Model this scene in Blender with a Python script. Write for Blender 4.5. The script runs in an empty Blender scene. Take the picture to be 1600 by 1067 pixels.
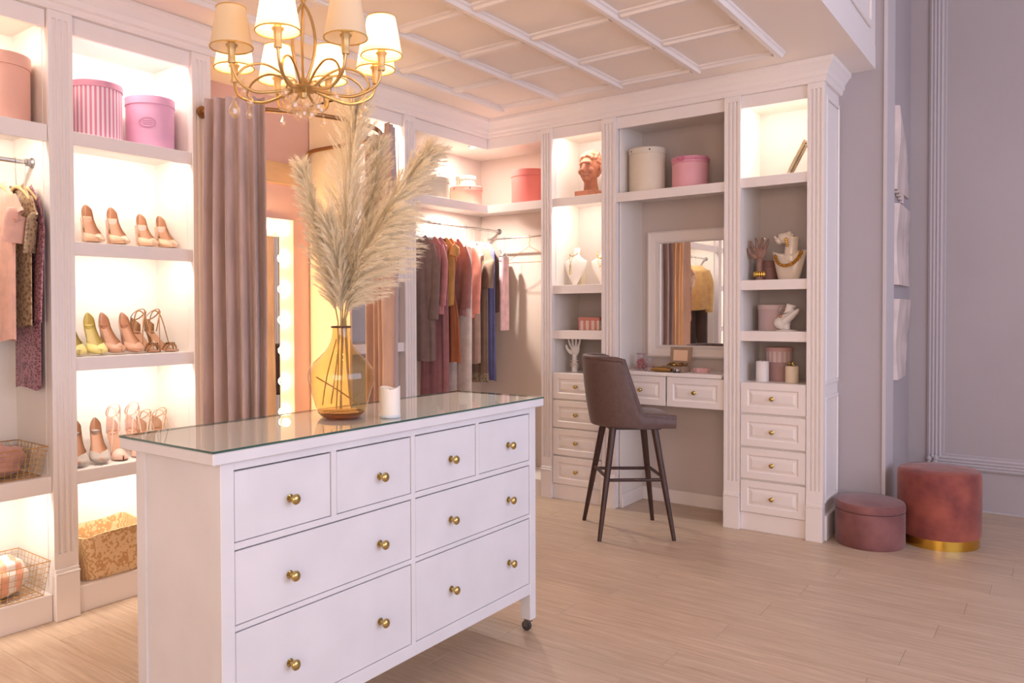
import bpy, bmesh, math, random
from mathutils import Vector, Matrix
random.seed(7)
R = math.radians
sc = bpy.context.scene
col = sc.collection

# ---------------------------------------------------------------- camera
CAM = dict(F=1228.71, yaw=38.6624, pitch=1.0245, roll=-0.25, cx=678.72, cy=510.17, h=1.375)
def make_camera():
    y, p, ro = R(CAM['yaw']), R(CAM['pitch']), R(CAM['roll'])
    f0 = Vector((-math.sin(y), math.cos(y), 0)); r0 = Vector((math.cos(y), math.sin(y), 0)); u0 = Vector((0, 0, 1))
    f = f0 * math.cos(p) - u0 * math.sin(p); u1 = u0 * math.cos(p) + f0 * math.sin(p)
    r = r0 * math.cos(ro) + u1 * math.sin(ro); u = u1 * math.cos(ro) - r0 * math.sin(ro)
    cd = bpy.data.cameras.new('camera'); co = bpy.data.objects.new('camera', cd); col.objects.link(co)
    m = Matrix((r, u, -f)).transposed().to_4x4(); m.translation = (0, 0, CAM['h']); co.matrix_world = m
    cd.sensor_fit = 'HORIZONTAL'; cd.sensor_width = 36; cd.lens = CAM['F'] * 36 / 1600
    cd.shift_x = (800 - CAM['cx']) / 1600; cd.shift_y = -(533.5 - CAM['cy']) / 1600
    cd.clip_start = .05
    sc.camera = co
make_camera()

# ---------------------------------------------------------------- world, window light, added rear fill, exposure
sc.view_settings.view_transform = 'Standard'; sc.view_settings.look = 'None'
sc.view_settings.gamma = 1; sc.view_settings.use_curve_mapping = False
sc.view_settings.exposure = 0.58
w = bpy.data.worlds.new('daylight'); sc.world = w; w.use_nodes = True
w.node_tree.nodes['Background'].inputs[0].default_value = (.80, .86, 1, 1)
w.node_tree.nodes['Background'].inputs[1].default_value = 1.0
sc.cycles.max_bounces = 7; sc.cycles.diffuse_bounces = 4; sc.cycles.glossy_bounces = 4
sc.cycles.transparent_max_bounces = 12; sc.cycles.sample_clamp_indirect = 6
sc.cycles.caustics_reflective = False; sc.cycles.caustics_refractive = False
WARM = (1.0, .74, .46); LED = (1.0, .90, .80); COOL = (.66, .73, 1.0)
def area(name, loc, target, sx, sy, power, color, parent=None, spread=180):
    l = bpy.data.lights.new(name, 'AREA'); l.shape = 'RECTANGLE'; l.size = sx; l.size_y = sy; l.energy = power; l.color = color
    l.spread = R(spread)
    o = bpy.data.objects.new(name, l); col.objects.link(o); o.location = loc
    o.rotation_euler = (Vector(target) - Vector(loc)).to_track_quat('-Z', 'Y').to_euler()
    if parent: o.parent = parent; o.location = Vector(loc) - ORG.get(parent.name, Vector())
    return o
def point(name, loc, power, color, rad=.02, parent=None):
    l = bpy.data.lights.new(name, 'POINT'); l.energy = power; l.color = color; l.shadow_soft_size = rad
    o = bpy.data.objects.new(name, l); col.objects.link(o); o.location = loc
    if parent: o.parent = parent; o.location = Vector(loc) - ORG.get(parent.name, Vector())
    return o
ORG = {}
WIN_POWER = 82; REAR_POWER = 80; LED_K = .46; SHADE_GLOW = 92; BULB_GLOW = 42
area('window_daylight', (3.1, 2.3, 2.0), (-2, 2.6, 1.1), 5.0, 2.6, WIN_POWER, COOL)
area('rear_warm_fill', (.6, -2.3, 1.7), (-1.0, 4, 1.2), 3.2, 2.2, REAR_POWER, (1, .80, .66))  # added warm fill light behind the camera; rear wall has no window

# ---------------------------------------------------------------- materials
def lin(c):
    return tuple(((x / 255) / 12.92 if x / 255 <= .04045 else ((x / 255 + .055) / 1.055) ** 2.4) for x in c[:3]) + (1,)
MATS = {}
def mat(name, c, rough=.5, metal=0, var=0, scale=8, bump=0, bscale=60, spec=.5, sheen=0, stretch=(1, 1, 1), c2=None, coat=0, trans=0, sss=0):
    if name in MATS: return MATS[name]
    m = bpy.data.materials.new(name); m.use_nodes = True; N = m.node_tree.nodes; L = m.node_tree.links
    b = N['Principled BSDF']; b.inputs['Base Color'].default_value = lin(c); b.inputs['Roughness'].default_value = rough
    b.inputs['Metallic'].default_value = metal; b.inputs['Specular IOR Level'].default_value = spec
    if sheen: b.inputs['Sheen Weight'].default_value = sheen; b.inputs['Sheen Roughness'].default_value = .4
    if coat: b.inputs['Coat Weight'].default_value = coat; b.inputs['Coat Roughness'].default_value = .08
    if sss: b.inputs['Subsurface Weight'].default_value = sss; b.inputs['Subsurface Radius'].default_value = (.02, .012, .008)
    if var or bump:
        tc = N.new('ShaderNodeTexCoord'); mp = N.new('ShaderNodeMapping'); mp.inputs['Scale'].default_value = stretch
        L.new(tc.outputs['Object'], mp.inputs[0])
    if var:
        nz = N.new('ShaderNodeTexNoise'); nz.inputs['Scale'].default_value = scale; nz.inputs['Detail'].default_value = 6
        L.new(mp.outputs[0], nz.inputs['Vector'])
        cr = N.new('ShaderNodeValToRGB'); a = c2 or tuple(x * (1 - var) for x in c)
        cr.color_ramp.elements[0].position = .35; cr.color_ramp.elements[1].position = .65
        cr.color_ramp.elements[0].color = lin(a); cr.color_ramp.elements[1].color = lin(c)
        L.new(nz.outputs['Fac'], cr.inputs[0]); L.new(cr.outputs[0], b.inputs['Base Color'])
    if bump:
        n2 = N.new('ShaderNodeTexNoise'); n2.inputs['Scale'].default_value = bscale; n2.inputs['Detail'].default_value = 4
        L.new(mp.outputs[0], n2.inputs['Vector'])
        bp = N.new('ShaderNodeBump'); bp.inputs['Strength'].default_value = bump; bp.inputs['Distance'].default_value = .004
        L.new(n2.outputs['Fac'], bp.inputs['Height']); L.new(bp.outputs[0], b.inputs['Normal'])
    MATS[name] = m; return m
def emit(name, c, s):
    if name in MATS: return MATS[name]
    m = bpy.data.materials.new(name); m.use_nodes = True; N = m.node_tree.nodes
    N.remove(N['Principled BSDF']); e = N.new('ShaderNodeEmission'); e.inputs[0].default_value = lin(c); e.inputs[1].default_value = s
    m.node_tree.links.new(e.outputs[0], N['Material Output'].inputs[0]); MATS[name] = m; return m
def thin_glass(name, tint, ior=1.5, rough=.0, body=0, bodyc=(200, 170, 120), front=False):
    if name in MATS: return MATS[name]
    m = bpy.data.materials.new(name); m.use_nodes = True; N = m.node_tree.nodes; L = m.node_tree.links; N.remove(N['Principled BSDF'])
    t = N.new('ShaderNodeBsdfTransparent'); t.inputs[0].default_value = lin(tint)
    g = N.new('ShaderNodeBsdfGlossy'); g.inputs['Roughness'].default_value = rough; g.inputs['Color'].default_value = (1, 1, 1, 1)
    lw = N.new('ShaderNodeLayerWeight'); lw.inputs[0].default_value = .5; pw = N.new('ShaderNodeMath'); pw.operation = 'POWER'; pw.inputs[1].default_value = 5
    ma = N.new('ShaderNodeMath'); ma.operation = 'MULTIPLY_ADD'; f0 = ((ior - 1) / (ior + 1)) ** 2; ma.inputs[1].default_value = (1 - f0) * (.8 if front else 1); ma.inputs[2].default_value = f0
    L.new(lw.outputs['Facing'], pw.inputs[0]); L.new(pw.outputs[0], ma.inputs[0]); mx = N.new('ShaderNodeMixShader'); fac = ma.outputs[0]
    if front:
        ge_ = N.new('ShaderNodeNewGeometry'); sb_ = N.new('ShaderNodeMath'); sb_.operation = 'SUBTRACT'; sb_.inputs[0].default_value = 1; L.new(ge_.outputs['Backfacing'], sb_.inputs[1])
        mm = N.new('ShaderNodeMath'); mm.operation = 'MULTIPLY'; L.new(fac, mm.inputs[0]); L.new(sb_.outputs[0], mm.inputs[1]); fac = mm.outputs[0]
    L.new(fac, mx.inputs[0]); L.new(g.outputs[0], mx.inputs[2])
    if body:
        d = N.new('ShaderNodeBsdfDiffuse'); d.inputs[0].default_value = lin(bodyc); m2 = N.new('ShaderNodeMixShader'); m2.inputs[0].default_value = body
        L.new(t.outputs[0], m2.inputs[1]); L.new(d.outputs[0], m2.inputs[2]); L.new(m2.outputs[0], mx.inputs[1])
    else: L.new(t.outputs[0], mx.inputs[1])
    L.new(mx.outputs[0], N['Material Output'].inputs[0]); MATS[name] = m; return m
def shade_mat(name, c, tr=.5):
    if name in MATS: return MATS[name]
    m = bpy.data.materials.new(name); m.use_nodes = True; N = m.node_tree.nodes; L = m.node_tree.links; N.remove(N['Principled BSDF'])
    d = N.new('ShaderNodeBsdfDiffuse'); d.inputs[0].default_value = lin(c); t = N.new('ShaderNodeBsdfTranslucent'); t.inputs[0].default_value = lin(c)
    mx = N.new('ShaderNodeMixShader'); mx.inputs[0].default_value = tr
    L.new(d.outputs[0], mx.inputs[1]); L.new(t.outputs[0], mx.inputs[2]); L.new(mx.outputs[0], N['Material Output'].inputs[0]); MATS[name] = m; return m
def stripes(name, c1, c2, n=0, width=0, axis='Y', rough=.6, duty=0.0):
    """vertical stripes: n = number round a cylinder, or width = period in metres along an axis"""
    if name in MATS: return MATS[name]
    m = mat(name, c1, rough); N = m.node_tree.nodes; L = m.node_tree.links; b = N['Principled BSDF']
    tc = N.new('ShaderNodeTexCoord'); sx = N.new('ShaderNodeSeparateXYZ'); L.new(tc.outputs['Object'], sx.inputs[0])
    def M(op, a, v=None):
        k = N.new('ShaderNodeMath'); k.operation = op
        L.new(a, k.inputs[0])
        if v is not None:
            if isinstance(v, (int, float)): k.inputs[1].default_value = v
            else: L.new(v, k.inputs[1])
        return k.outputs[0]
    if n: s = M('MULTIPLY', M('ARCTAN2', sx.outputs['Y'], sx.outputs['X']), float(n))
    else: s = M('MULTIPLY', sx.outputs[axis], 2 * math.pi / width)
    g = M('GREATER_THAN', M('SINE', s), duty)
    mx = N.new('ShaderNodeMix'); mx.data_type = 'RGBA'; L.new(g, mx.inputs['Factor'])
    mx.inputs['A'].default_value = lin(c1); mx.inputs['B'].default_value = lin(c2); L.new(mx.outputs['Result'], b.inputs['Base Color'])
    return m
def cells(name, c1, c2, scale=60, rough=.5, metal=0, kind='VORONOI', stretch=(1, 1, 1), bump=.3):
    if name in MATS: return MATS[name]
    m = mat(name, c1, rough, metal); N = m.node_tree.nodes; L = m.node_tree.links; b = N['Principled BSDF']
    tc = N.new('ShaderNodeTexCoord'); mp = N.new('ShaderNodeMapping'); mp.inputs['Scale'].default_value = stretch; L.new(tc.outputs['Object'], mp.inputs[0])
    if kind == 'VORONOI': v = N.new('ShaderNodeTexVoronoi'); v.inputs['Scale'].default_value = scale; out = v.outputs['Distance']
    else: v = N.new('ShaderNodeTexWave'); v.inputs['Scale'].default_value = scale; v.inputs['Distortion'].default_value = 9; v.inputs['Detail'].default_value = 3; v.inputs['Detail Scale'].default_value = 1.5; out = v.outputs['Fac']
    L.new(mp.outputs[0], v.inputs['Vector'])
    cr = N.new('ShaderNodeValToRGB'); cr.color_ramp.elements[0].position = .25; cr.color_ramp.elements[1].position = .6
    cr.color_ramp.elements[0].color = lin(c1); cr.color_ramp.elements[1].color = lin(c2); L.new(out, cr.inputs[0]); L.new(cr.outputs[0], b.inputs['Base Color'])
    bp = N.new('ShaderNodeBump'); bp.inputs['Strength'].default_value = bump; bp.inputs['Distance'].default_value = .003; L.new(out, bp.inputs['Height']); L.new(bp.outputs[0], b.inputs['Normal'])
    return m
def floor_mat():
    m = mat('oak_laminate', (214, 190, 168), .38); N = m.node_tree.nodes; L = m.node_tree.links; b = N['Principled BSDF']
    g = N.new('ShaderNodeNewGeometry'); oi = N.new('ShaderNodeObjectInfo')
    ad = N.new('ShaderNodeVectorMath'); ad.operation = 'MULTIPLY_ADD'; ad.inputs[1].default_value = (1, 1, 1)
    cb = N.new('ShaderNodeCombineXYZ'); mu = N.new('ShaderNodeMath'); mu.operation = 'MULTIPLY'; mu.inputs[1].default_value = 37
    L.new(oi.outputs['Random'], mu.inputs[0]); L.new(mu.outputs[0], cb.inputs[0]); L.new(mu.outputs[0], cb.inputs[2])
    L.new(g.outputs['Position'], ad.inputs[0]); L.new(cb.outputs[0], ad.inputs[2])
    mp = N.new('ShaderNodeMapping'); mp.inputs['Scale'].default_value = (1.3, 22, 1); L.new(ad.outputs[0], mp.inputs[0])
    nz = N.new('ShaderNodeTexNoise'); nz.inputs['Scale'].default_value = 2.6; nz.inputs['Detail'].default_value = 9; nz.inputs['Roughness'].default_value = .68; nz.inputs['Distortion'].default_value = .6
    L.new(mp.outputs[0], nz.inputs['Vector'])
    cr = N.new('ShaderNodeValToRGB'); e = cr.color_ramp.elements; e[0].position = .30; e[0].color = lin((178, 151, 127)); e[1].position = .70; e[1].color = lin((212, 189, 166))
    L.new(nz.outputs['Fac'], cr.inputs[0])
    hs = N.new('ShaderNodeHueSaturation'); mr = N.new('ShaderNodeMapRange'); mr.inputs['To Min'].default_value = .96; mr.inputs['To Max'].default_value = 1.03
    L.new(oi.outputs['Random'], mr.inputs[0]); L.new(mr.outputs[0], hs.inputs['Value']); L.new(cr.outputs[0], hs.inputs['Color']); L.new(hs.outputs[0], b.inputs['Base Color'])
    bp = N.new('ShaderNodeBump'); bp.inputs['Strength'].default_value = .08; bp.inputs['Distance'].default_value = .002; L.new(nz.outputs['Fac'], bp.inputs['Height']); L.new(bp.outputs[0], b.inputs['Normal'])
    return m
WHITE = mat('white_lacquer', (238, 229, 225), .42)
DRESSW = mat('white_stain', (226, 224, 228), .45, var=.025, scale=5, bump=.05, bscale=30, stretch=(1, 1, 1))
INSIDE = mat('white_melamine', (238, 230, 222), .5)
TAUPE = mat('taupe_paint', (205, 192, 186), .75, var=.02, scale=2)
GREYW = mat('grey_lilac_paint', (181, 171, 173), .8, var=.03, scale=1.2, bump=.05, bscale=300)
PINKW = mat('blush_paint', (226, 186, 172), .75, var=.03, scale=2)
CEILM = mat('ceiling_paint', (245, 234, 226), .7)
BRASS = mat('brass', (196, 172, 112), .24, 1)
GOLD = mat('gold', (222, 178, 90), .2, 1)
CHROME = mat('chrome', (200, 198, 196), .2, 1)
MIRROR = mat('mirror_silver', (235, 235, 235), .015, 1)
WENGE = mat('dark_walnut', (70, 42, 34), .4, var=.25, scale=6, stretch=(8, 8, 1))

# ---------------------------------------------------------------- mesh builder
class MB:
    def __init__(s, T=None): s.v = []; s.f = []; s.T = T
    def add(s, vs, fs):
        b = len(s.v)
        s.v += [Vector(s.T(*p)) if s.T else Vector(p) for p in vs]; s.f += [tuple(b + i for i in f) for f in fs]; return s
    def box(s, x0, x1, y0, y1, z0, z1):
        vs = [(x, y, z) for x in (x0, x1) for y in (y0, y1) for z in (z0, z1)]
        return s.add(vs, [(0, 1, 3, 2), (4, 6, 7, 5), (0, 4, 5, 1), (2, 3, 7, 6), (0, 2, 6, 4), (1, 5, 7, 3)])
    def prism(s, poly, h0, h1, ax='z'):
        n = len(poly)
        P = (lambda a, b, h: (a, b, h)) if ax == 'z' else (lambda a, b, h: (h, a, b)) if ax == 'x' else (lambda a, b, h: (a, h, b))
        vs = [P(a, b, h0) for a, b in poly] + [P(a, b, h1) for a, b in poly]
        return s.add(vs, [tuple(range(n))[::-1], tuple(range(n, 2 * n))] + [(i, (i + 1) % n, n + (i + 1) % n, n + i) for i in range(n)])
    def lathe(s, prof, c=(0, 0, 0), n=32, sx=1, sy=1):
        vs = []; fs = []; rings = []
        for r, z in prof:
            if r < 1e-6: rings.append([len(vs)]); vs.append((c[0], c[1], c[2] + z))
            else:
                rings.append(list(range(len(vs), len(vs) + n)))
                vs += [(c[0] + sx * r * math.cos(2 * math.pi * i / n), c[1] + sy * r * math.sin(2 * math.pi * i / n), c[2] + z) for i in range(n)]
        for a, b in zip(rings, rings[1:]):
            if len(a) == 1 and len(b) == 1: continue
            for i in range(n):
                j = (i + 1) % n
                if len(a) == 1: fs.append((a[0], b[j], b[i]))
                elif len(b) == 1: fs.append((a[i], a[j], b[0]))
                else: fs.append((a[i], a[j], b[j], b[i]))
        return s.add(vs, fs)
    def tube(s, pts, r, n=8, closed=False, flat=1.0, up=None):
        pts = [Vector(p) for p in pts]; m = len(pts); rs = r if isinstance(r, (list, tuple)) else [r] * m
        vs = []; prev = None
        for i, p in enumerate(pts):
            if closed: t = pts[(i + 1) % m] - pts[i - 1]
            else: t = pts[min(i + 1, m - 1)] - pts[max(i - 1, 0)]
            t.normalize()
            if prev is None:
                a = Vector(up) if up else (Vector((0, 0, 1)) if abs(t.z) < .9 else Vector((1, 0, 0)))
                nrm = (a - t * a.dot(t)).normalized()
            else: nrm = (prev - t * prev.dot(t)).normalized()
            prev = nrm; bi = t.cross(nrm)
            for k in range(n):
                an = 2 * math.pi * k / n; q = p + nrm * (math.cos(an) * rs[i] * flat) + bi * (math.sin(an) * rs[i]); vs.append(tuple(q))
        fs = []
        for i in range(m if closed else m - 1):
            a = i * n; b = ((i + 1) % m) * n
            fs += [(a + k, a + (k + 1) % n, b + (k + 1) % n, b + k) for k in range(n)]
        if not closed: fs += [tuple(range(n))[::-1], tuple(range((m - 1) * n, m * n))]
        return s.add(vs, fs)
    def grid(s, fn, nu, nv, wrapu=False, wrapv=False):
        vs = [tuple(fn(i / (nu if wrapu else nu - 1), j / (nv if wrapv else nv - 1))) for i in range(nu) for j in range(nv)]
        fs = []
        for i in range(nu if wrapu else nu - 1):
            for j in range(nv if wrapv else nv - 1):
                a = i * nv + j; b = i * nv + (j + 1) % nv; c = ((i + 1) % nu) * nv + (j + 1) % nv; d = ((i + 1) % nu) * nv + j
                fs.append((a, b, c, d))
        return s.add(vs, fs)
    def ball(s, c, r, n=12, m=8, sc_=(1, 1, 1), rot=None):
        def fn(u, v):
            th = 2 * math.pi * u; ph = math.pi * (v * .998 + .001)
            p = Vector((math.cos(th) * math.sin(ph) * r * sc_[0], math.sin(th) * math.sin(ph) * r * sc_[1], -math.cos(ph) * r * sc_[2]))
            if rot: p = rot @ p
            return p + Vector(c)
        return s.grid(fn, n, m, wrapu=True)
    def sweep(s, prof, path, out):
        """prof [(offset, z)] swept along a 2D path; out(i) gives the mitre offset direction at path vertex i"""
        n = len(prof); vs = []
        for i, p in enumerate(path):
            o = out[i]
            vs += [(p[0] + o[0] * d, p[1] + o[1] * d, z) for d, z in prof]
        fs = [(i * n + k, i * n + (k + 1) % n, (i + 1) * n + (k + 1) % n, (i + 1) * n + k) for i in range(len(path) - 1) for k in range(n)]
        fs += [tuple(range(n)), tuple(range((len(path) - 1) * n, len(path) * n))[::-1]]
        return s.add(vs, fs)
    def build(s, name, m, parent=None, smooth=None, bevel=0, segs=1, local=False, label=None, recalc=True):
        me = bpy.data.meshes.new(name)
        org = Vector()
        if parent is not None and not local:
            q = parent
            while q is not None: org = org + ORG.get(q.name, Vector()); q = q.parent
        me.from_pydata([tuple(p - org) for p in s.v], [], s.f)
        if recalc or bevel:
            bm = bmesh.new(); bm.from_mesh(me)
            if recalc: bmesh.ops.recalc_face_normals(bm, faces=bm.faces)
            if bevel:
                ed = [e for e in bm.edges if len(e.link_faces) == 2 and e.calc_face_angle(0) > .5]
                bmesh.ops.bevel(bm, geom=ed, offset=bevel, segments=segs, affect='EDGES', clamp_overlap=True)
            bm.to_mesh(me); bm.free()
        if smooth:
            me.shade_smooth(); me.set_sharp_from_angle(angle=R(smooth))
        me.materials.append(m); o = bpy.data.objects.new(name, me); col.objects.link(o)
        if parent is not None: o.parent = parent
        if label: o['label'] = label
        return o
def thing(name, label, cat, loc=(0, 0, 0), rotz=0, group=None, kind=None):
    o = bpy.data.objects.new(name, None); col.objects.link(o); o.location = loc; o.rotation_euler = (0, 0, rotz)
    o.empty_display_size = .05
    o['label'] = label; o['category'] = cat
    if group: o['group'] = group
    if kind: o['kind'] = kind
    ORG[o.name] = Vector(loc); return o
def struct(o, label, cat):
    o['kind'] = 'structure'; o['label'] = label; o['category'] = cat; return o
def tag(o, label, cat, group=None):
    o['label'] = label; o['category'] = cat
    if group: o['group'] = group
    return o
def dup(root, loc, rotz, label, group=None):
    r = root.copy(); col.objects.link(r); r.location = loc; r.rotation_euler = (0, 0, rotz); r['label'] = label
    if group: r['group'] = group
    for ch in list(root.children):
        c = ch.copy(); col.objects.link(c); c.parent = r
        for g in list(ch.children):
            d = g.copy(); col.objects.link(d); d.parent = c
    return r
def remeshed(mb, name, m, parent, voxel, smooth_iter=2, local=True):
    o = mb.build(name, m, parent, local=local)
    md = o.modifiers.new('r', 'REMESH'); md.mode = 'VOXEL'; md.voxel_size = voxel
    if smooth_iter: ms = o.modifiers.new('s', 'SMOOTH'); ms.iterations = smooth_iter; ms.factor = .5
    dg = bpy.context.evaluated_depsgraph_get(); me = bpy.data.meshes.new_from_object(o.evaluated_get(dg))
    o.modifiers.clear(); old = o.data; o.data = me; me.name = name; bpy.data.meshes.remove(old)
    if not me.materials: me.materials.append(m)
    me.shade_smooth(); return o
def bez(pts, n=10):
    """Catmull-Rom through points"""
    P = [Vector(p) for p in pts]; out = []
    for i in range(len(P) - 1):
        a = P[max(i - 1, 0)]; b = P[i]; c = P[i + 1]; d = P[min(i + 2, len(P) - 1)]
        for k in range(n):
            t = k / n
            out.append(.5 * ((2 * b) + (c - a) * t + (2 * a - 5 * b + 4 * c - d) * t * t + (3 * b - a - 3 * c + d) * t ** 3))
    out.append(P[-1]); return out
# ---------------------------------------------------------------- the setting
XA, YB = -3.505, 5.053          # front planes of the two runs of cabinets
XW, YW = -3.875, 5.483          # walls behind them
CEIL = 2.855; XS = -.915; YD = 6.5; XR = 3.3; YR = -2.6; HI = 4.3
FLOORM = floor_mat()
flo = struct(MB().box(-4.1, XR, YR, YD + .1, -.06, -.0125).build('floor', mat('subfloor', (150, 130, 112), .8)), 'pale oak laminate floor running under the cabinets', 'floor')
def planks():
    pm = MB().box(0, 1.2192, 0, .1892, -.012, 0)
    first = None; w, l = .19, 1.22; r = 0; y = YR
    while y < YD:
        off = (r * .47) % 1 * l; x = -4.1 - off
        while x < XR:
            x0 = max(x, -4.1); x1 = min(x + l - .0008, XR)
            if x1 - x0 > .05:
                if x0 == x and x1 < XR and first is not None: o = first.copy(); col.objects.link(o)
                elif x0 == x and x1 < XR:
                    first = o = pm.build('plank', FLOORM, flo, bevel=.0012)
                else: o = MB().box(0, x1 - x0, 0, .1892, -.012, 0).build('plank', FLOORM, flo, bevel=.0012)
                o.location = (x0, y, 0)
            x += l
        y += w; r += 1
planks()
struct(MB().box(XW - .12, XW, YR, YD, 0, CEIL).build('wall_left', PINKW), 'blush pink wall behind the fitting corner', 'wall')
struct(MB().box(XW - .12, -.86, YW, YD + .1, 0, HI).build('wall_back', GREYW), 'grey lilac wall beside the right end of the cabinets', 'wall')
struct(MB().box(-.86, XR + .1, YD, YD + .12, 0, HI).build('wall_far', GREYW), 'grey wall with moulded frame set back on the right', 'wall')
wr = MB(); Z0, Z1, A0, A1 = .7, 3.3, -.2, 4.8
wr.box(XR, XR + .12, YR, A0, 0, HI); wr.box(XR, XR + .12, A1, YD + .1, 0, HI); wr.box(XR, XR + .12, A0, A1, 0, Z0); wr.box(XR, XR + .12, A0, A1, Z1, HI)
struct(wr.build('wall_right', mat('pale_wall', (226, 222, 224), .8)), 'pale wall with a wide window out of view on the right', 'wall')
wn = MB()
for k in range(5): y = A0 + (A1 - A0 - .06) * k / 4; wn.box(XR + .02, XR + .08, y, y + .06, Z0 + .06, Z1 - .06)
wn.box(XR + .02, XR + .08, A0, A1, Z0, Z0 + .06); wn.box(XR + .02, XR + .08, A0, A1, Z1 - .06, Z1)
wo = struct(wn.build('window_1', mat('window_frame_white', (240, 240, 240), .4)), 'wide white framed window out of view on the right', 'window')
for k in range(4):
    y = A0 + .06 + (A1 - A0 - .06) * k / 4
    MB().box(XR + .045, XR + .05, y, y + (A1 - A0 - .06) / 4 - .06, Z0 + .06, Z1 - .06).build('pane', thin_glass('window_glass', (250, 252, 255)), wo)
struct(MB().box(XW - .12, XR + .1, YR - .12, YR, 0, HI).build('wall_rear', mat('rear_wall_paint', (228, 218, 212), .8)), 'pale wall behind the camera', 'wall')
ce = struct(MB().box(XW - .12, XS, YR, YW, CEIL, CEIL + .05).build('ceiling', CEILM), 'dropped white ceiling with a moulded coffer grid', 'ceiling')
def beamprof(w0, w1, h):   # stepped trim section, hanging
    return [(-w0, CEIL), (-w0, CEIL - h * .35), (-w1 - .008, CEIL - h * .5), (-w1, CEIL - h), (w1, CEIL - h), (w1 + .008, CEIL - h * .5), (w0, CEIL - h * .35), (w0, CEIL)]
BX = [-3.19, -2.735, -2.265, -1.755, -1.28]; BY = [4.75, 4.19, 3.655, 3.12, 2.585, 2.05, 1.515, .98, .445, -.09, -.625]
TRIM = mat('trim_paint', (240, 232, 229), .5)
for x in BX:
    MB().prism([(x + a, z) for a, z in beamprof(.030, .013, .032)], BY[-1], BY[0] + .035, 'y').build('moulding', TRIM, ce)
for y in BY:
    for x0, x1 in zip(BX, BX[1:]):
        MB().prism([(y + a, z) for a, z in beamprof(.042, .016, .024)], x0 + .031, x1 - .031, 'x').build('moulding', TRIM, ce)
fa = struct(MB().box(XS - .02, XS, YR, YW, CEIL + .05, HI).build('wall_bulkhead', WHITE), 'white panelled bulkhead above the dropped ceiling edge', 'wall')
MB().box(XS, XS + .002, YR, YW, CEIL, CEIL + .14).build('edge_board', WHITE, fa)
for k in range(6):
    y1 = 5.30 - k * 1.3; y0 = y1 - 1.12; z0, z1 = CEIL + .20, CEIL + 1.1
    m = MB()
    for a, b, c, d in ((y0, y1, z0, z0 + .035), (y0, y1, z1 - .035, z1), (y0, y0 + .035, z0 + .035, z1 - .035), (y1 - .035, y1, z0 + .035, z1 - .035)):
        m.box(XS, XS + .016, a, b, c, d)
    m.build('panel_moulding', WHITE, fa, bevel=.004)
struct(MB().box(XS - .02, XR + .1, YR, YD + .1, HI, HI + .1).build('ceiling_upper', CEILM), 'high plain ceiling over the open side of the room', 'ceiling')
# moulded frame on the far wall, skirting line
tr = MB(); FX0, FX1, FZ0, FZ1 = -.745, 1.6, .275, 3.7
prof = [(0, 0), (0, .014), (.012, .022), (.02, .012), (.032, .02), (.042, .011), (.052, .019), (.062, .01), (.074, .017), (.085, .008), (.098, .012), (.104, 0)]
def framebar(a, b, n_in):  # a,b 2D in (x,z); profile grows inward along n_in, proud toward -Y; mitred ends
    (ax, az), (bx, bz) = a, b; L = Vector((bx - ax, bz - az)).normalized(); vs = []
    for q, sgn in ((a, 1), (b, -1)):
        vs += [(q[0] + n_in[0] * d + L.x * d * sgn, YD - h, q[1] + n_in[1] * d + L.y * d * sgn) for d, h in prof]
    n = len(prof); tr.add(vs, [(k, (k + 1) % n, n + (k + 1) % n, n + k) for k in range(n)] + [tuple(range(n)), tuple(range(n, 2 * n))])
framebar((FX0, FZ0), (FX0, FZ1), (1, 0)); framebar((FX0, FZ0), (FX1, FZ0), (0, 1)); framebar((FX1, FZ0), (FX1, FZ1), (-1, 0)); framebar((FX0, FZ1), (FX1, FZ1), (0, -1))
t3 = struct(tr.build('trim_3', mat('grey_trim', (190, 182, 185), .6)), 'grey ribbed picture frame moulding on the far wall', 'trim')
def rosette(x, z, dirx, dirz):
    m = MB(); random.seed(3)
    for k in range(9):
        u = random.uniform(0, .1); v = random.uniform(0, .05)
        m.ball((x + dirx * u + abs(dirz) * (v + .01), YD - .022 - random.uniform(0, .006), z + dirz * u + abs(dirx) * (v + .01)), random.uniform(.010, .018), 8, 6, (1, .6, 1.3))
    return m.build('scroll_ornament', MATS['grey_trim'], t3, smooth=60)
rosette(FX0, FZ0 - .005, 0, 1); rosette(-.18, FZ0, 1, 0)
struct(MB().box(-.86, XR, YD - .012, YD, 0, .012).build('baseboard_far', MATS['grey_trim']), 'thin floor line along the far grey wall', 'baseboard')
struct(MB().box(-1.08, -.87, YW - .014, YW, 0, .085).build('baseboard_back', WHITE, bevel=.003), 'short white skirting behind the small ottoman', 'baseboard')
struct(MB().box(-.865, -.845, YW - .012, YW + .26, 0, HI).build('trim_4', mat('corner_trim', (202, 193, 194), .6)), 'pale corner strip on the edge of the grey wall', 'trim')
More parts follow.
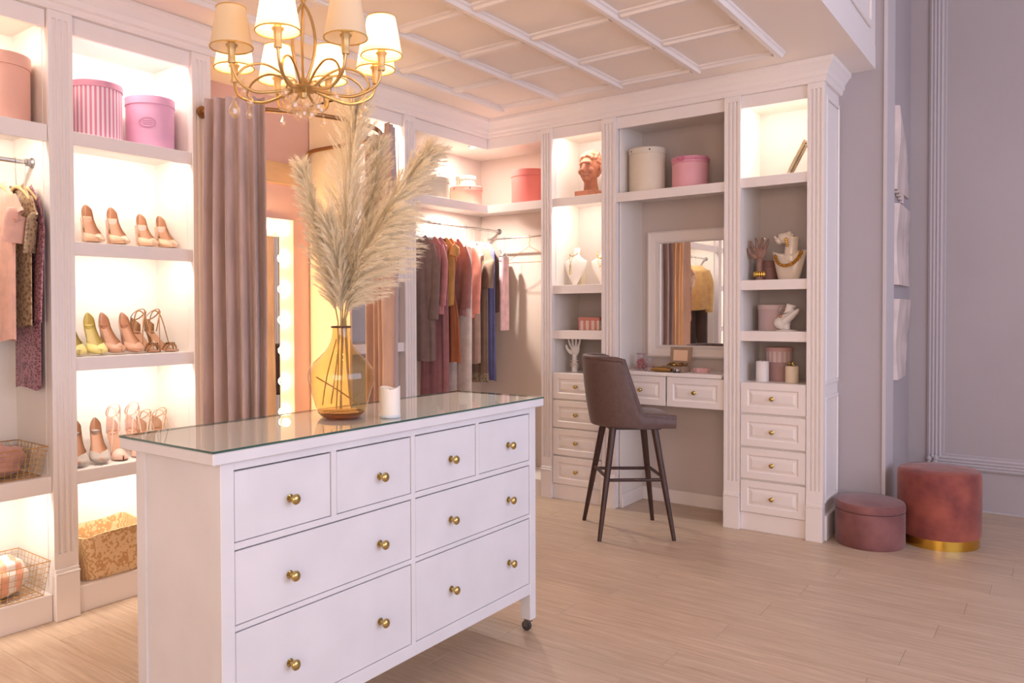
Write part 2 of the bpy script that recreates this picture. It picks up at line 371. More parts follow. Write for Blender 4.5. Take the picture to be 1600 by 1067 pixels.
# three thin plaster panels hung on the reveal
def reveal_panel(label, y0, y1, z0, z1, seed, ridges=0, slant=0):
    random.seed(seed); m = MB(); n = 14; vs = []; X0 = -.858
    for k in range(n):
        t = k / (n - 1); z = z1 + (z0 - z1) * t
        ya = y0; yb = y1 + random.uniform(-.02, .02) - (slant * (1 - t) if slant > 0 else -slant * t)
        th = .022 + .02 * math.sin(t * 2.2 + seed) ** 2
        zz = z - (slant * .55 * (1 - t) if slant > 0 else 0)
        vs.append(((X0, ya, z), (X0, yb, zz), (X0 + th * .5, yb - .01, zz), (X0 + th, ya + .03, z)))
    flat = [p for q in vs for p in q]
    fs = [(4 * i + k, 4 * i + (k + 1) % 4, 4 * i + 4 + (k + 1) % 4, 4 * i + 4 + k) for i in range(n - 1) for k in range(4)] + [(0, 1, 2, 3), tuple(4 * (n - 1) + k for k in range(4))]
    o = m.add(flat, fs).build('wall_panel', mat('plaster_sheet', (226, 208, 202), .7, var=.12, scale=5, bump=.3, bscale=20))
    tag(o, label, 'wall panel', 'plaster panels on the reveal')
    if ridges:
        for k in range(4):
            MB().box(X0, X0 + .03 - k * .004, y0 + .06 + k * .07, y0 + .12 + k * .07, z0 - .02 - k * .014, z0 - .002).build('ridge', MATS['plaster_sheet'], o, bevel=.003)
    return o
pa = lambda px, py: (px, py)
reveal_panel('topmost pale plaster panel with slanted top on grey reveal', 5.75, 6.38, 2.15, 2.68, 1, 1, .25)
reveal_panel('middle pale plaster panel with straight edges on grey reveal', 5.75, 6.36, 1.54, 2.06, 2)
reveal_panel('lowest pale plaster panel with torn tapering foot on grey reveal', 5.75, 6.42, .93, 1.45, 5, 0, -.2)

# ---------------------------------------------------------------- cabinets
def TA(u, d, z): return (XA - d, u, z)       # along the left wall: u = Y, d = depth behind the front plane
def TB(u, d, z): return (u, YB + d, z)       # along the back wall: u = X
DA, DB = .362, .422
ZT = 2.643
def pilaster(T, u0, u1, parent, base=True, ztop=2.722, thick=.055):
    u0 += .0006; u1 -= .0006; w = u1 - u0; prof = [(0, 0)]; n = 3; mrg = w * .14; fw = (w - 2 * mrg) / n
    for k in range(n):
        a = mrg + k * fw; g = fw * .16
        prof += [(a + g, 0), (a + g + fw * .16, .009), (a + fw - g - fw * .16, .009), (a + fw - g, 0)]
    prof += [(w, 0)]
    poly = [(u0 + a, d) for a, d in prof] + [(u1, thick), (u0, thick)]
    o = MB(T).prism(poly, .30, ztop - .035, 'z')
    o.box(u0, u1, 0, thick, .232, .30); o.box(u0, u1, 0, thick, ztop - .035, ztop)
    o = o.build('pilaster', WHITE, parent)
    if base:
        b = MB(T).box(u0, u1, -.012, thick, 0, .205); b.box(u0, u1, -.016, thick, .205, .216); b.box(u0, u1, -.008, thick, .216, .2315)
        b.build('pilaster_base', WHITE, o, bevel=.002)
    return o
def shelf(T, u0, u1, z, D, parent, lip=.062, name='shelf', front=.012, m=None):
    o = MB(T).box(u0, u1, front + .02, D - .012, z - .026, z); o.box(u0, u1, front, front + .02, z - lip, z)
    return o.build(name, m or WHITE, parent, bevel=.0012)
def carcass(T, u0, u1, D, parent, back=None, side=None, z0=.121, ztop=2.72, left=True, right=True, inner=None):
    side = side or INSIDE
    if left: MB(T).box(u0 - .018, u0, .0555, D, 0, ztop).build('side_panel', side, parent)
    if right: MB(T).box(u1, u1 + .018, .0555, D, 0, ztop).build('side_panel', side, parent)
    MB(T).box(u0, u1, D - .012, D, 0, ztop).build('back_panel', back or INSIDE, parent)
def fascia(T, u0, u1, parent, D, z0=ZT, z1=2.722):
    MB(T).box(u0, u1, .02, .04, z0, z1).build('fascia', WHITE, parent, bevel=.0012)
    MB(T).box(u0, u1, .04, D - .012, z0 + .03, z0 + .05).build('top_panel', INSIDE, parent)
def plinth(T, u0, u1, parent, D, z=.121, front=.018):
    o = MB(T).box(u0, u1, front, front + .02, 0, z); o.box(u0, u1, front + .02, D - .012, z - .02, z)
    o.build('plinth', WHITE, parent, bevel=.0015)
def led(T, u0, u1, z, parent, D, power, d=.045, color=LED):
    """LED strip tucked behind the lip, just under the board"""
    mid = (u0 + u1) / 2; L = (u1 - u0) * .8
    MB(T).box(mid - L / 2, mid + L / 2, d - .006, d + .006, z - .006, z - .001).build('led_strip', emit('led_glow', (255, 236, 212), 6), parent)
    p = Vector(T(mid, d, z - .009)); q = Vector(T(mid, D * .62, z - .4))
    o = area('led_light', p, q, .012, L, power * LED_K, color, parent)
    # long side of the light along u
    z_ax = (p - q).normalized(); u_ax = (Vector(T(mid + 1, d, z)) - Vector(T(mid, d, z))).normalized(); x_ax = u_ax.cross(z_ax).normalized()
    M = Matrix((x_ax, z_ax.cross(x_ax), z_ax)).transposed(); o.rotation_euler = M.to_euler()
def raised_front(T, u0, u1, z0, z1, d0, th=.02, rim=.042):
    """drawer front with recessed border and raised field, front face at depth d0"""
    m = MB(T); w = u1 - u0; h = z1 - z0; rim = min(rim, h * .22)
    loops = []
    for ins, d in ((0, d0), (rim, d0), (rim + .006, d0 + .007), (rim + .012, d0 + .007), (rim + .03, d0 + .001)):
        loops.append([(u0 + ins, d, z0 + ins), (u1 - ins, d, z0 + ins), (u1 - ins, d, z1 - ins), (u0 + ins, d, z1 - ins)])
    back = [(u0, d0 + th, z0), (u1, d0 + th, z0), (u1, d0 + th, z1), (u0, d0 + th, z1)]
    vs = back + [p for l in loops for p in l]; n = len(loops) + 1
    fs = [(4 * i + k, 4 * i + (k + 1) % 4, 4 * i + 4 + (k + 1) % 4, 4 * i + 4 + k) for i in range(n - 1) for k in range(4)]
    fs += [(0, 1, 2, 3), tuple(4 * (n - 1) + k for k in range(4))]
    return m.add(vs, fs)
def lathe_dir(prof, org, axis, n=20):
    """turned shape growing along axis"""
    q = Vector((0, 0, 1)).rotation_difference(Vector(axis)); m = MB()
    t = MB().lathe(prof, n=n)
    m.v = [q @ p + Vector(org) for p in t.v]; m.f = t.f; return m
KNOB = [(0, 0), (.011, 0), (.011, .002), (.005, .004), (.0045, .014), (.009, .018), (.0135, .022), (.0145, .026), (.012, .030), (.006, .0325), (0, .033)]
def knob(org, axis, parent, s=1.0):
    return lathe_dir([(r * s, z * s) for r, z in KNOB], org, axis).build('knob', BRASS, parent, smooth=50)
# -- left run
c = thing('wardrobe_cabinet', 'white open cabinet left of the hanging clothes, seen in the mirror', 'cabinet', (XA, .2, 0))
carcass(TA, -.10, .50, DA, c); pilaster(TA, .50, .61, c); plinth(TA, -.10, .50, c, DA); fascia(TA, -.10, .50, c, DA)
for z in (2.205, 1.705, 1.177, .658): shelf(TA, -.10, .50, z, DA, c)
for z in (2.672, 2.178, 1.678, 1.15, .63): led(TA, -.10, .50, z, c, DA, 3.0)
c = thing('wardrobe_cabinet', 'white open wardrobe bay with hanging rail at the left picture edge', 'cabinet', (XA, 1.13, 0))
carcass(TA, .63, 1.66, DA, c, left=True, right=True); pilaster(TA, 1.662, 1.773, c); plinth(TA, .63, 1.66, c, DA); fascia(TA, .63, 1.66, c, DA)
for z in (2.215, .652): shelf(TA, .63, 1.66, z, DA, c, lip=.075)
led(TA, .63, 1.66, 2.672, c, DA, 5.0); led(TA, .63, 1.66, 2.187, c, DA, 6.0); led(TA, .63, 1.66, .625, c, DA, 6.0)
c = thing('shoe_cabinet', 'tall white open cabinet with lit shelves of shoes', 'cabinet', (XA, 2.09, 0))
carcass(TA, 1.775, 2.398, DA, c); pilaster(TA, 2.398, 2.510, c); plinth(TA, 1.775, 2.398, c, DA); fascia(TA, 1.775, 2.398, c, DA)
for z in (2.205, 1.705, 1.177, .658): shelf(TA, 1.7755, 2.398, z, DA, c)
for z, pw in ((2.672, 4.2), (2.178, 3.8), (1.678, 3.0), (1.15, 3.4), (.63, 4.2)): led(TA, 1.793, 2.398, z, c, DA, pw)
c = thing('shelf_cabinet', 'white open shelf cabinet half hidden by the pampas grass', 'cabinet', (XA, 3.8, 0))
MB(TA).box(3.53, 3.55, .0, DA, 0, 2.72).build('side_panel', mat('cream_side', (240, 226, 205), .6), c)
MB(TA).box(4.065, 4.083, .06, DA, 0, 2.72).build('side_panel', INSIDE, c); MB(TA).box(3.55, 4.065, DA - .012, DA, 0, 2.72).build('back_panel', TAUPE, c)
plinth(TA, 3.55, 4.065, c, DA); fascia(TA, 3.55, 4.065, c, DA); pilaster(TA, 4.066, 4.183, c)
for z in (2.205, 1.645, 1.172, .66): shelf(TA, 3.55, 4.065, z, DA, c)
led(TA, 3.55, 4.065, 2.672, c, DA, 5.0); led(TA, 3.55, 4.065, 2.178, c, DA, 2.2)
# -- corner wardrobe, L-shaped
c = thing('corner_wardrobe', 'white L shaped corner wardrobe with rails of hanging clothes', 'cabinet', (XA, YB, 0))
MB().box(XW, XW + .012, 4.183, YW - .012, 0, 2.72).build('back_panel', mat('corner_back', (222, 206, 196), .7), c)
MB().box(XW, -3.03, YW - .012, YW, 0, 2.72).build('back_panel', MATS['corner_back'], c)
MB().box(-3.03, -3.012, YB + .06, YW, 0, 2.72).build('side_panel', INSIDE, c); MB().box(XW + .012, XA - .06, 4.184, 4.2, 0, 2.72).build('side_panel', INSIDE, c)
def lshape(z0, z1, inset, th, name, m=WHITE):
    x, y = XA - inset, YB + inset
    o = MB().box(x - th, x, 4.2, y, z0, z1); o.box(x - th, -3.03, y, y + th, z0, z1); o.build(name, m, c, bevel=.001)
def lboard(z0, z1, inset, name, m=WHITE):
    x, y = XA - inset, YB + inset
    MB().prism([(XW + .012, 4.2), (x, 4.2), (x, y), (-3.03, y), (-3.03, YW - .012), (XW + .012, YW - .012)], z0, z1).build(name, m, c)
lshape(ZT, 2.722, .02, .02, 'fascia'); lboard(ZT + .01, ZT + .03, .04, 'top_panel', INSIDE)
lshape(2.145, 2.207, .012, .02, 'shelf_edge'); lboard(2.18, 2.207, .032, 'shelf')
lshape(0, .121, .018, .02, 'plinth'); lboard(.1, .121, .038, 'floor_board', INSIDE)
def puck(x, y, z, power, parent):
    p = lathe_dir([(0, 0), (.034, 0), (.034, .008), (.026, .010), (0, .010)], (x, y, z), (0, 0, -1), 24).build('spotlight', CHROME, parent, smooth=40)
    lathe_dir([(0, .0102), (.025, .0102), (.022, .013), (0, .0135)], (x, y, z), (0, 0, -1), 24).build('lens', emit('led_lens', (255, 246, 236), 12), p)
    o = area('spot_glow', (x, y, z - .016), (x, y, z - 1), .05, .05, power, LED, parent); o.data.shape = 'DISK'
puck(-3.56, 4.93, ZT + .01, 4.8, c); puck(-3.565, 4.93, 2.18, 11.0, c)
# -- back run
c = thing('display_cabinet', 'narrow white display cabinet with busts above four drawers, left of vanity', 'cabinet', (-2.74, YB, 0))
carcass(TB, -2.937, -2.540, DB, c, back=TAUPE, left=False); MB(TB).box(-2.955, -2.937, .06, DB, 0, 2.72).build('side_panel', INSIDE, c)
pilaster(TB, -3.028, -2.937, c); fascia(TB, -2.937, -2.540, c, DB)
for z in (2.207, 1.57, 1.24): shelf(TB, -2.937, -2.540, z, DB, c)
MB(TB).box(-2.937, -2.540, .04, DB - .012, .91, .93).build('top_board', WHITE, c)
DRW = [(.741, .929), (.533, .727), (.330, .519), (.117, .316)]
def drawers(T, u0, u1, parent, axis, rows=DRW, d0=.004):
    for z0, z1 in rows:
        d = raised_front(T, u0 + .003, u1 - .003, z0, z1, d0).build('drawer', WHITE, parent, bevel=.0012)
        knob(Vector(T((u0 + u1) / 2, d0 + .0015, (z0 + z1) / 2)), axis, d)
    MB(T).box(u0, u1, d0 + .021, d0 + .03, .11, .93).build('drawer_carcass', INSIDE, parent)
drawers(TB, -2.937, -2.540, c, (0, -1, 0)); plinth(TB, -2.937, -2.540, c, DB, .112)
led(TB, -2.937, -2.540, 2.672, c, DB, 3.4); led(TB, -2.937, -2.540, 2.18, c, DB, 3.4)
c = thing('vanity_unit', 'white built in vanity desk with two drawers and top shelf', 'vanity', (-2.06, YB, 0))
MB(TB).box(-2.432, -2.415, .06, DB - .012, 0, 2.72).build('side_panel', INSIDE, c); MB(TB).box(-1.705, -1.688, .06, DB - .012, 0, 2.72).build('side_panel', INSIDE, c)
MB(TB).box(-2.432, -1.688, DB - .012, DB, 0, 2.72).build('back_panel', TAUPE, c)
pilaster(TB, -2.538, -2.432, c); fascia(TB, -2.432, -1.688, c, DB); shelf(TB, -2.432, -1.688, 2.197, DB, c)
MB(TB).box(-2.415, -1.705, .012, DB - .012, .940, .965).build('desk_top', WHITE, c, bevel=.003)
for a, b in ((-2.430, -2.077), (-2.071, -1.690)):
    d = raised_front(TB, a + .002, b - .002, .742, .938, .018).build('drawer', WHITE, c, bevel=.0012); knob(Vector(TB((a + b) / 2, .0195, .842)), (0, -1, 0), d)
MB(TB).box(-2.415, -1.705, .039, .40, .752, .764).build('drawer_bottom', INSIDE, c)
MB(TB).box(-2.415, -1.705, DB - .026, DB - .012, 0, .095).build('skirting', WHITE, c, bevel=.003)
MB(TB).box(-2.415, -2.403, .055, DB - .026, 0, .095).build('skirting', WHITE, c, bevel=.003)
c = thing('display_cabinet', 'white display cabinet with four drawers at the right end of the run', 'cabinet', (-1.34, YB, 0))
carcass(TB, -1.585, -1.198, DB, c, back=TAUPE); pilaster(TB, -1.686, -1.585, c); pilaster(TB, -1.198, -1.104, c); fascia(TB, -1.585, -1.198, c, DB)
for z in (2.208, 1.568, 1.25): shelf(TB, -1.585, -1.198, z, DB, c)
MB(TB).box(-1.585, -1.198, .04, DB - .012, .91, .93).build('top_board', WHITE, c)
drawers(TB, -1.585, -1.198, c, (0, -1, 0)); plinth(TB, -1.585, -1.198, c, DB, .112)
led(TB, -1.585, -1.198, 2.672, c, DB, 4.0)
def TS(u, d, z): return (-1.104 - d, u, z)
e = MB().box(-1.18, -1.116, YB + .056, YW, 0, 2.722).build('end_panel', WHITE, c)
for z0, z1 in ((.22, .86), (.93, 2.66)):
    m = MB(); y0, y1 = YB + .075, YW - .02; w = .022
    for a, b, p, q in ((y0, y1, z0, z0 + w), (y0, y1, z1 - w, z1), (y0, y0 + w, z0 + w, z1 - w), (y1 - w, y1, z0 + w, z1 - w)): m.box(-1.116, -1.104, a, b, p, q)
    m.build('panel_moulding', WHITE, e, bevel=.004)
MB().box(-1.116, -1.094, YB + .056, YW, 0, .15).build('skirting', WHITE, c, bevel=.003)
# -- crown along both runs, returned at the right end
CP = [(-.10, 2.7225), (.006, 2.7225), (.012, 2.735), (.012, 2.75), (.022, 2.76), (.024, 2.785), (.046, 2.818), (.058, 2.83), (.06, 2.854), (-.10, 2.854)]
path = [(XA, YR + .1), (XA, YB), (-1.104, YB), (-1.104, YW)]
o = struct(MB().sweep(CP, path, [(1, 0), (1, -1), (1, -1), (1, 0)]).build('trim_1', WHITE), 'white stepped crown moulding along the top of the cabinets', 'trim')
struct(MB().box(XW, XA - .101, 2.512, 3.528, 2.73, 2.85).build('trim_2', CEILM), 'white lintel over the fitting corner', 'trim')
# ---------------------------------------------------------------- dresser
XF = -1.770; DY0, DY1 = 1.287, 2.906; XBK = -2.19
d = thing('dresser', 'white eight drawer dresser with glass top and brass knobs in the foreground', 'dresser', (-1.98, 2.095, 0))
MB().box(-2.215, -1.750, 1.250, 2.940, .970, 1.003).build('top_board', DRESSW, d, bevel=.003)
MB().box(-2.215, -1.750, 1.250, 2.940, 1.0035, 1.0095).build('glass_top', thin_glass('plate_glass', (252, 254, 252), 1.5, front=True), d)
ge = mat('glass_edge', (60, 92, 84), .15)
gm = MB()
for a in ((-1.7498, -1.749, 1.249, 2.941), (-2.216, -2.2152, 1.249, 2.941)): gm.box(*a, 1.0035, 1.0095)
for a in ((1.2488, 1.2498), (2.9402, 2.9412)): gm.box(-2.215, -1.750, *a, 1.0035, 1.0095)
gm.build('glass_edge', ge, d)
LG = .045
for y0, y1 in ((DY0, DY0 + LG), (DY1 - LG, DY1)):
    for x0, x1, fr in ((XF - .05, XF, 1), (XBK, XBK + .05, 0)):
        l = MB().box(x0, x1, y0, y1, .055, .970).build('leg', DRESSW, d, bevel=.002)
        cx_, cy_ = (x0 + x1) / 2, (y0 + y1) / 2
        k = MB().box(cx_ - .012, cx_ + .012, cy_ - .014, cy_ + .014, .040, .0545); k.box(cx_ - .02, cx_ + .004, cy_ - .013, cy_ - .010, .018, .040); k.box(cx_ - .02, cx_ + .004, cy_ + .010, cy_ + .013, .018, .040)
        kk = k.build('caster', mat('caster_metal', (120, 116, 118), .35, .8), d)
        wv = MB().prism([(cx_ - .008 + .0215 * math.cos(2 * math.pi * i / 20), .0215 + .0215 * math.sin(2 * math.pi * i / 20)) for i in range(20)], cy_ - .009, cy_ + .009, 'y')
        wv.build('wheel', mat('caster_rubber', (58, 50, 52), .5), kk, smooth=40, bevel=.003)
for y in (DY0 + .006, DY1 - .018):
    MB().box(XBK + .05, XF - .05, y, y + .012, .17, .970).build('side_panel', DRESSW, d)
MB().box(XBK + .004, XBK + .012, DY0 + LG, DY1 - LG, .17, .97).build('back_panel', DRESSW, d)
YM0, YM1 = 2.083, 2.104
fr = MB(); F0 = XF - .022
fr.box(F0, XF - .002, DY0 + LG, DY1 - LG, .945, .970); fr.box(F0, XF - .002, DY0 + LG, DY1 - LG, .168, .214)
fr.box(F0, XF - .002, YM0, YM1, .214, .945)
for z0, z1 in ((.724, .743), (.498, .518 - .005)):
    fr.box(F0, XF - .002, DY0 + LG, YM0, z0, z1); fr.box(F0, XF - .002, YM1, DY1 - LG, z0, z1)
fr.box(F0, XF - .002, 1.700, 1.722, .743, .945); fr.box(F0, XF - .002, 2.470, 2.490, .743, .945)
fr.build('front_frame', DRESSW, d, bevel=.0008)
MB().box(XF - .060, XF - .050, DY0 + LG, DY1 - LG, .20, .96).build('shadow_board', mat('drawer_gap_shade', (96, 92, 104), .8), d)  # dark sheet behind the drawers, gap shade put into its colour
g = .0052
for ya, yb, z0, z1, ks in ((DY0 + LG, 1.700, .743, .945, (1.533,)), (1.722, YM0, .743, .945, (1.921,)), (YM1, 2.470, .743, .945, (2.310,)), (2.490, DY1 - LG, .743, .945, (2.696,)),
                       (DY0 + LG, YM0, .513, .724, (1.530, 1.920)), (YM1, DY1 - LG, .513, .724, (2.309, 2.698)),
                       (DY0 + LG, YM0, .214, .498, (1.528, 1.920)), (YM1, DY1 - LG, .214, .498, (2.311, 2.701))):
    dr = MB().box(XF - .049, XF - .004, ya + g * .6, yb - g * .6, z0 + g * .4, z1 - g).build('drawer', DRESSW, d, bevel=.0015)
    zk = {.743: .831, .513: .606, .214: .345}[z0]
    for yk in ks: knob(Vector((XF - .0045, yk, zk)), (1, 0, 0), dr, 1.12)
# ---------------------------------------------------------------- vase with pampas grass, candle
VX, VY, VZ = -1.985, 1.955, 1.0097
AMBER = thin_glass('amber_glass', (247, 232, 198), 1.6, body=.07, bodyc=(170, 148, 104))
v = thing('glass_vase', 'amber glass demijohn vase holding pampas grass on the dresser', 'vase', (VX, VY, VZ))
prof = [(0, .002), (.06, .002), (.074, .006), (.084, .018), (.092, .045), (.103, .08), (.113, .115), (.117, .14), (.113, .165), (.098, .19), (.075, .213), (.055, .234), (.041, .256), (.033, .28), (.030, .302), (.030, .316)]
MB().lathe(prof, (VX, VY, VZ), 56).build('body', AMBER, v, smooth=60, recalc=False)
MB().tube([(VX + .033 * math.cos(a * R(10)), VY + .033 * math.sin(a * R(10)), VZ + .316) for a in range(36)], .0035, 8, True).build('rim', mat('amber_rim', (84, 52, 34), .2), v, smooth=60)
MB().lathe([(0, .0005), (.066, .0005), (.0845, .018), (.078, .021), (.05, .012), (0, .010)], (VX, VY, VZ), 40).build('thick_base', thin_glass('amber_base', (190, 148, 84), 1.5, body=.25, bodyc=(150, 105, 52)), v, smooth=60)
right = Vector((math.cos(R(CAM['yaw'])), math.sin(R(CAM['yaw'])), 0)); away = Vector((-right.y, right.x, 0))
PAMP = shade_mat('pampas_fibre', (255, 247, 230), .55); STEM = mat('dry_stem', (196, 168, 110), .7, var=.15, scale=20)
SCL = .00227
def W(px, py, dep=0.0):   # point in the vase's own plane from its measured silhouette
    return Vector((VX, VY, 0)) + right * ((px - 536) * SCL) + away * dep + Vector((0, 0, VZ + (652 - py) * SCL))
def plume(label, pts, wid, tufts, seed, droop=(0, 0), foot=None, start=.10, lean=.42, hairs=105):
    """feathery head: curved branchlets along the spine, each carrying fine hairs"""
    rnd = random.Random(seed)
    t = thing('pampas_plume', label, 'pampas grass', (VX, VY, VZ + .012), group='pampas grass in the vase')
    P = bez(pts, 12); f = foot or W(536, 640); N = len(P)
    stem = [f, f.lerp(P[0], .5) + right * rnd.uniform(-.004, .004), P[0]] + P[1:int(N * .8)]
    MB().tube(bez(stem[:3], 6) + stem[3:], .0026, 6).build('stem', STEM, t, smooth=60)
    vs = []; fs = []; G = right * droop[0] + Vector((0, 0, -droop[1]))
    for k in range(tufts):
        u = start + (1 - start) * (k + rnd.random()) / tufts; x = u * (N - 1); i = min(int(x), N - 2); c = P[i].lerp(P[i + 1], x - i); tn = (P[i + 1] - P[i]).normalized()
        a = k * 2.399 + rnd.uniform(-.5, .5); s1 = tn.orthogonal().normalized(); s2 = tn.cross(s1); side = s1 * math.cos(a) + s2 * math.sin(a)
        q = (u - start) / (1 - start); env = wid * (1.0 - .72 * q) * min(1, .35 + q * 3.5)
        L = (env * rnd.uniform(.75, 1.25) + .03) * 1.25; d0 = (tn + side * lean * rnd.uniform(.35, 1)).normalized()
        B = [c + d0 * (L * w_) + G * (L * w_ * w_) + side * (L * .18 * w_ * w_) for w_ in (0, .25, .5, .75, 1)]
        n_h = int(hairs * (.5 + .5 * L / (wid * 1.2)))
        for h in range(n_h):
            w_ = rnd.random() ** .8 * .999; j = int(w_ * 4); p0 = B[j].lerp(B[j + 1], w_ * 4 - j); td = (B[j + 1] - B[j]).normalized()
            r3 = Vector((rnd.gauss(0, 1), rnd.gauss(0, 1), rnd.gauss(0, 1))); r3 = (r3 - td * r3.dot(td)).normalized()
            hl = rnd.uniform(.012, .036) * (1.15 - .5 * w_); hd = (td * .95 + r3 * rnd.uniform(.2, .7)).normalized(); wv = hd.cross(r3).normalized() if rnd.random() < .5 else hd.cross(right).normalized()
            wd = rnd.uniform(.0005, .0010); b0 = len(vs); gl = G * (hl * .5)
            for tt in (0, .5, 1):
                p = p0 + hd * (hl * tt) + gl * (tt * tt); ww = wd * (1 - tt * .8); vs += [p + wv * ww, p - wv * ww]
            fs += [(b0, b0 + 1, b0 + 3, b0 + 2), (b0 + 2, b0 + 3, b0 + 5, b0 + 4)]
    m = MB(); m.add([tuple(p) for p in vs], fs); o = m.build('feather_head', PAMP, t, recalc=False); o['kind'] = 'stuff'
    return t
plume('tallest upright cream pampas plume in the vase', [W(538, 505), W(541, 430), W(546, 340), W(556, 240), W(561, 180)], .135, 420, 1, (.0, .05), lean=.5)
plume('pampas plume leaning left towards the lit mirror', [W(531, 505, .01), W(517, 430, .01), W(499, 345, .0), W(482, 275, -.01)], .058, 240, 2, (-.12, .1), W(528, 640))
plume('pampas plume arching to the far right past the shelves', [W(544, 500, -.01), W(568, 420, -.02), W(606, 345, -.03), W(642, 288, -.04), W(668, 254, -.05)], .10, 320, 3, (.15, .15), W(552, 640), lean=.48)
plume('drooping low right pampas plume with frayed tips', [W(542, 505, -.008), W(558, 450, -.03), W(583, 400, -.06), W(612, 350, -.08)], .115, 300, 4, (.5, .35), W(550, 636), lean=.52)
plume('pampas plume tucked behind the tall centre one', [W(539, 505, .015), W(552, 430, .04), W(574, 350, .06), W(588, 280, .07), W(592, 235, .07)], .075, 210, 5, (.1, .05), W(534, 640))
plume('short pale pampas plume low in front of the bouquet', [W(537, 505, -.02), W(536, 450, -.035), W(530, 400, -.045), W(522, 355, -.05)], .06, 170, 6, (-.1, .1), W(520, 632))
for k, (lab, pts) in enumerate((('dry stalk lying slantwise across inside the amber vase', (W(494, 592, .045), W(530, 614, .045), W(562, 636, .04))), ('loose dry stalk standing left inside the amber vase', (W(528, 532, .012), W(512, 590, .03), W(504, 636, .04))))):
    tag(MB().tube(bez(pts, 5), .0024, 6).build('dry_stalk', STEM, smooth=60), lab, 'dry stalk')
CX, CY = -1.845, 2.055
cd = thing('pillar_candle', 'white flameless pillar candle beside the amber vase', 'candle', (CX, CY, 1.0097))
m = MB(); n = 40; hh = lambda a: .104 + .004 * math.sin(2 * a + .6) + .003 * math.sin(3 * a)
m.grid(lambda u, q: (CX + .036 * math.cos(2 * math.pi * u), CY + .036 * math.sin(2 * math.pi * u), 1.0097 + q * hh(2 * math.pi * u)), n, 2, wrapu=True)
m.grid(lambda u, q: (CX + (.036 - .012 * q) * math.cos(2 * math.pi * u), CY + (.036 - .012 * q) * math.sin(2 * math.pi * u), 1.0097 + hh(2 * math.pi * u) - q * .012), n, 3, wrapu=True)
m.lathe([(0, .085), (.025, .090)], (CX, CY, 1.0097), n); m.lathe([(.036, 0), (0, 0)], (CX, CY, 1.0097), n)
m.build('wax', mat('ivory_wax', (240, 232, 222), .45, sss=.3), cd, smooth=50)
MB().lathe([(.0365, 0), (.0375, .003), (.0375, .007), (.0365, .009)], (CX, CY, 1.0097), 36).build('base_ring', mat('candle_ring', (214, 220, 224), .4), cd, smooth=40)
MB().tube([(CX, CY, 1.094), (CX + .001, CY, 1.108)], .0012, 6).build('wick', mat('wick', (90, 80, 70), .8), cd)
# ---------------------------------------------------------------- chandelier
HX, HY = -2.02, 1.82
ch = thing('chandelier', 'eight arm champagne gold chandelier with fabric shades and crystal drops', 'chandelier', (HX, HY, CEIL))
CHG = mat('champagne_metal', (196, 164, 112), .34, .85)
b = MB().lathe([(0, 0), (.06, 0), (.06, -.012), (.035, -.03), (.012, -.04), (0, -.04)], (HX, HY, CEIL + .1546), 28); b.build('ceiling_rose', CHG, ch, smooth=50)
ZH = 2.135
b = MB()
for s in (0, 1, 2):
    an = s * 2 * math.pi / 3 + .4; pts = []
    for k in range(26):
        t = k / 25; z = ZH + .01 + t * .62; r = .040 * abs(math.sin(math.pi * t * .62 / .285)) * (1 if t < .92 else (1 - t) / .08) + .004
        pts.append((HX + r * math.cos(an + (math.pi if int(t * .62 / .285) % 2 else 0)), HY + r * math.sin(an + (math.pi if int(t * .62 / .285) % 2 else 0)), z))
    b.tube(bez(pts[::2], 3), .0052, 8)
b.tube([(HX, HY, ZH + .60), (HX, HY, CEIL + .119)], .006, 8)
b.build('stem', CHG, ch, smooth=60)
MB().lathe([(0, -.035), (.012, -.03), (.016, -.015), (.045, -.006), (.05, .002), (.03, .012), (.018, .02), (.014, .035), (0, .036)], (HX, HY, ZH), 32).build('hub', CHG, ch, smooth=50)
SH = [(-2.115, 1.596, 0), (-1.885, 1.595, 1), (-1.766, 1.768, 0), (-1.795, 1.965, 1), (-2.285, 1.735, 1), (-2.285, 1.93, 1), (-2.145, 2.055, 1), (-1.915, 2.065, 1)]
SHM = shade_mat('pleated_shade', (252, 238, 212), .5); SHT = mat('shade_trim', (205, 160, 84), .6)
SHD = mat('unlit_shade_lining', (232, 212, 190), .8)
CRY = thin_glass('crystal', (255, 246, 228), 1.9, .02, body=.12, bodyc=(255, 236, 205))
def drop(x, y, z, s=1.0, parent=None):
    g_ = MB().lathe([(0, 0), (.0035 * s, -.004 * s), (.0035 * s, -.008 * s), (.002 * s, -.011 * s), (.006 * s, -.02 * s), (.0125 * s, -.034 * s), (.0105 * s, -.045 * s), (.004 * s, -.052 * s), (0, -.054 * s)], (x, y, z), 8)
    o = g_.build('crystal_drop', CRY, parent); MB().tube([(x, y, z), (x, y, z + .012 * s)], .0008, 4).build('hook', CHG, o); return o
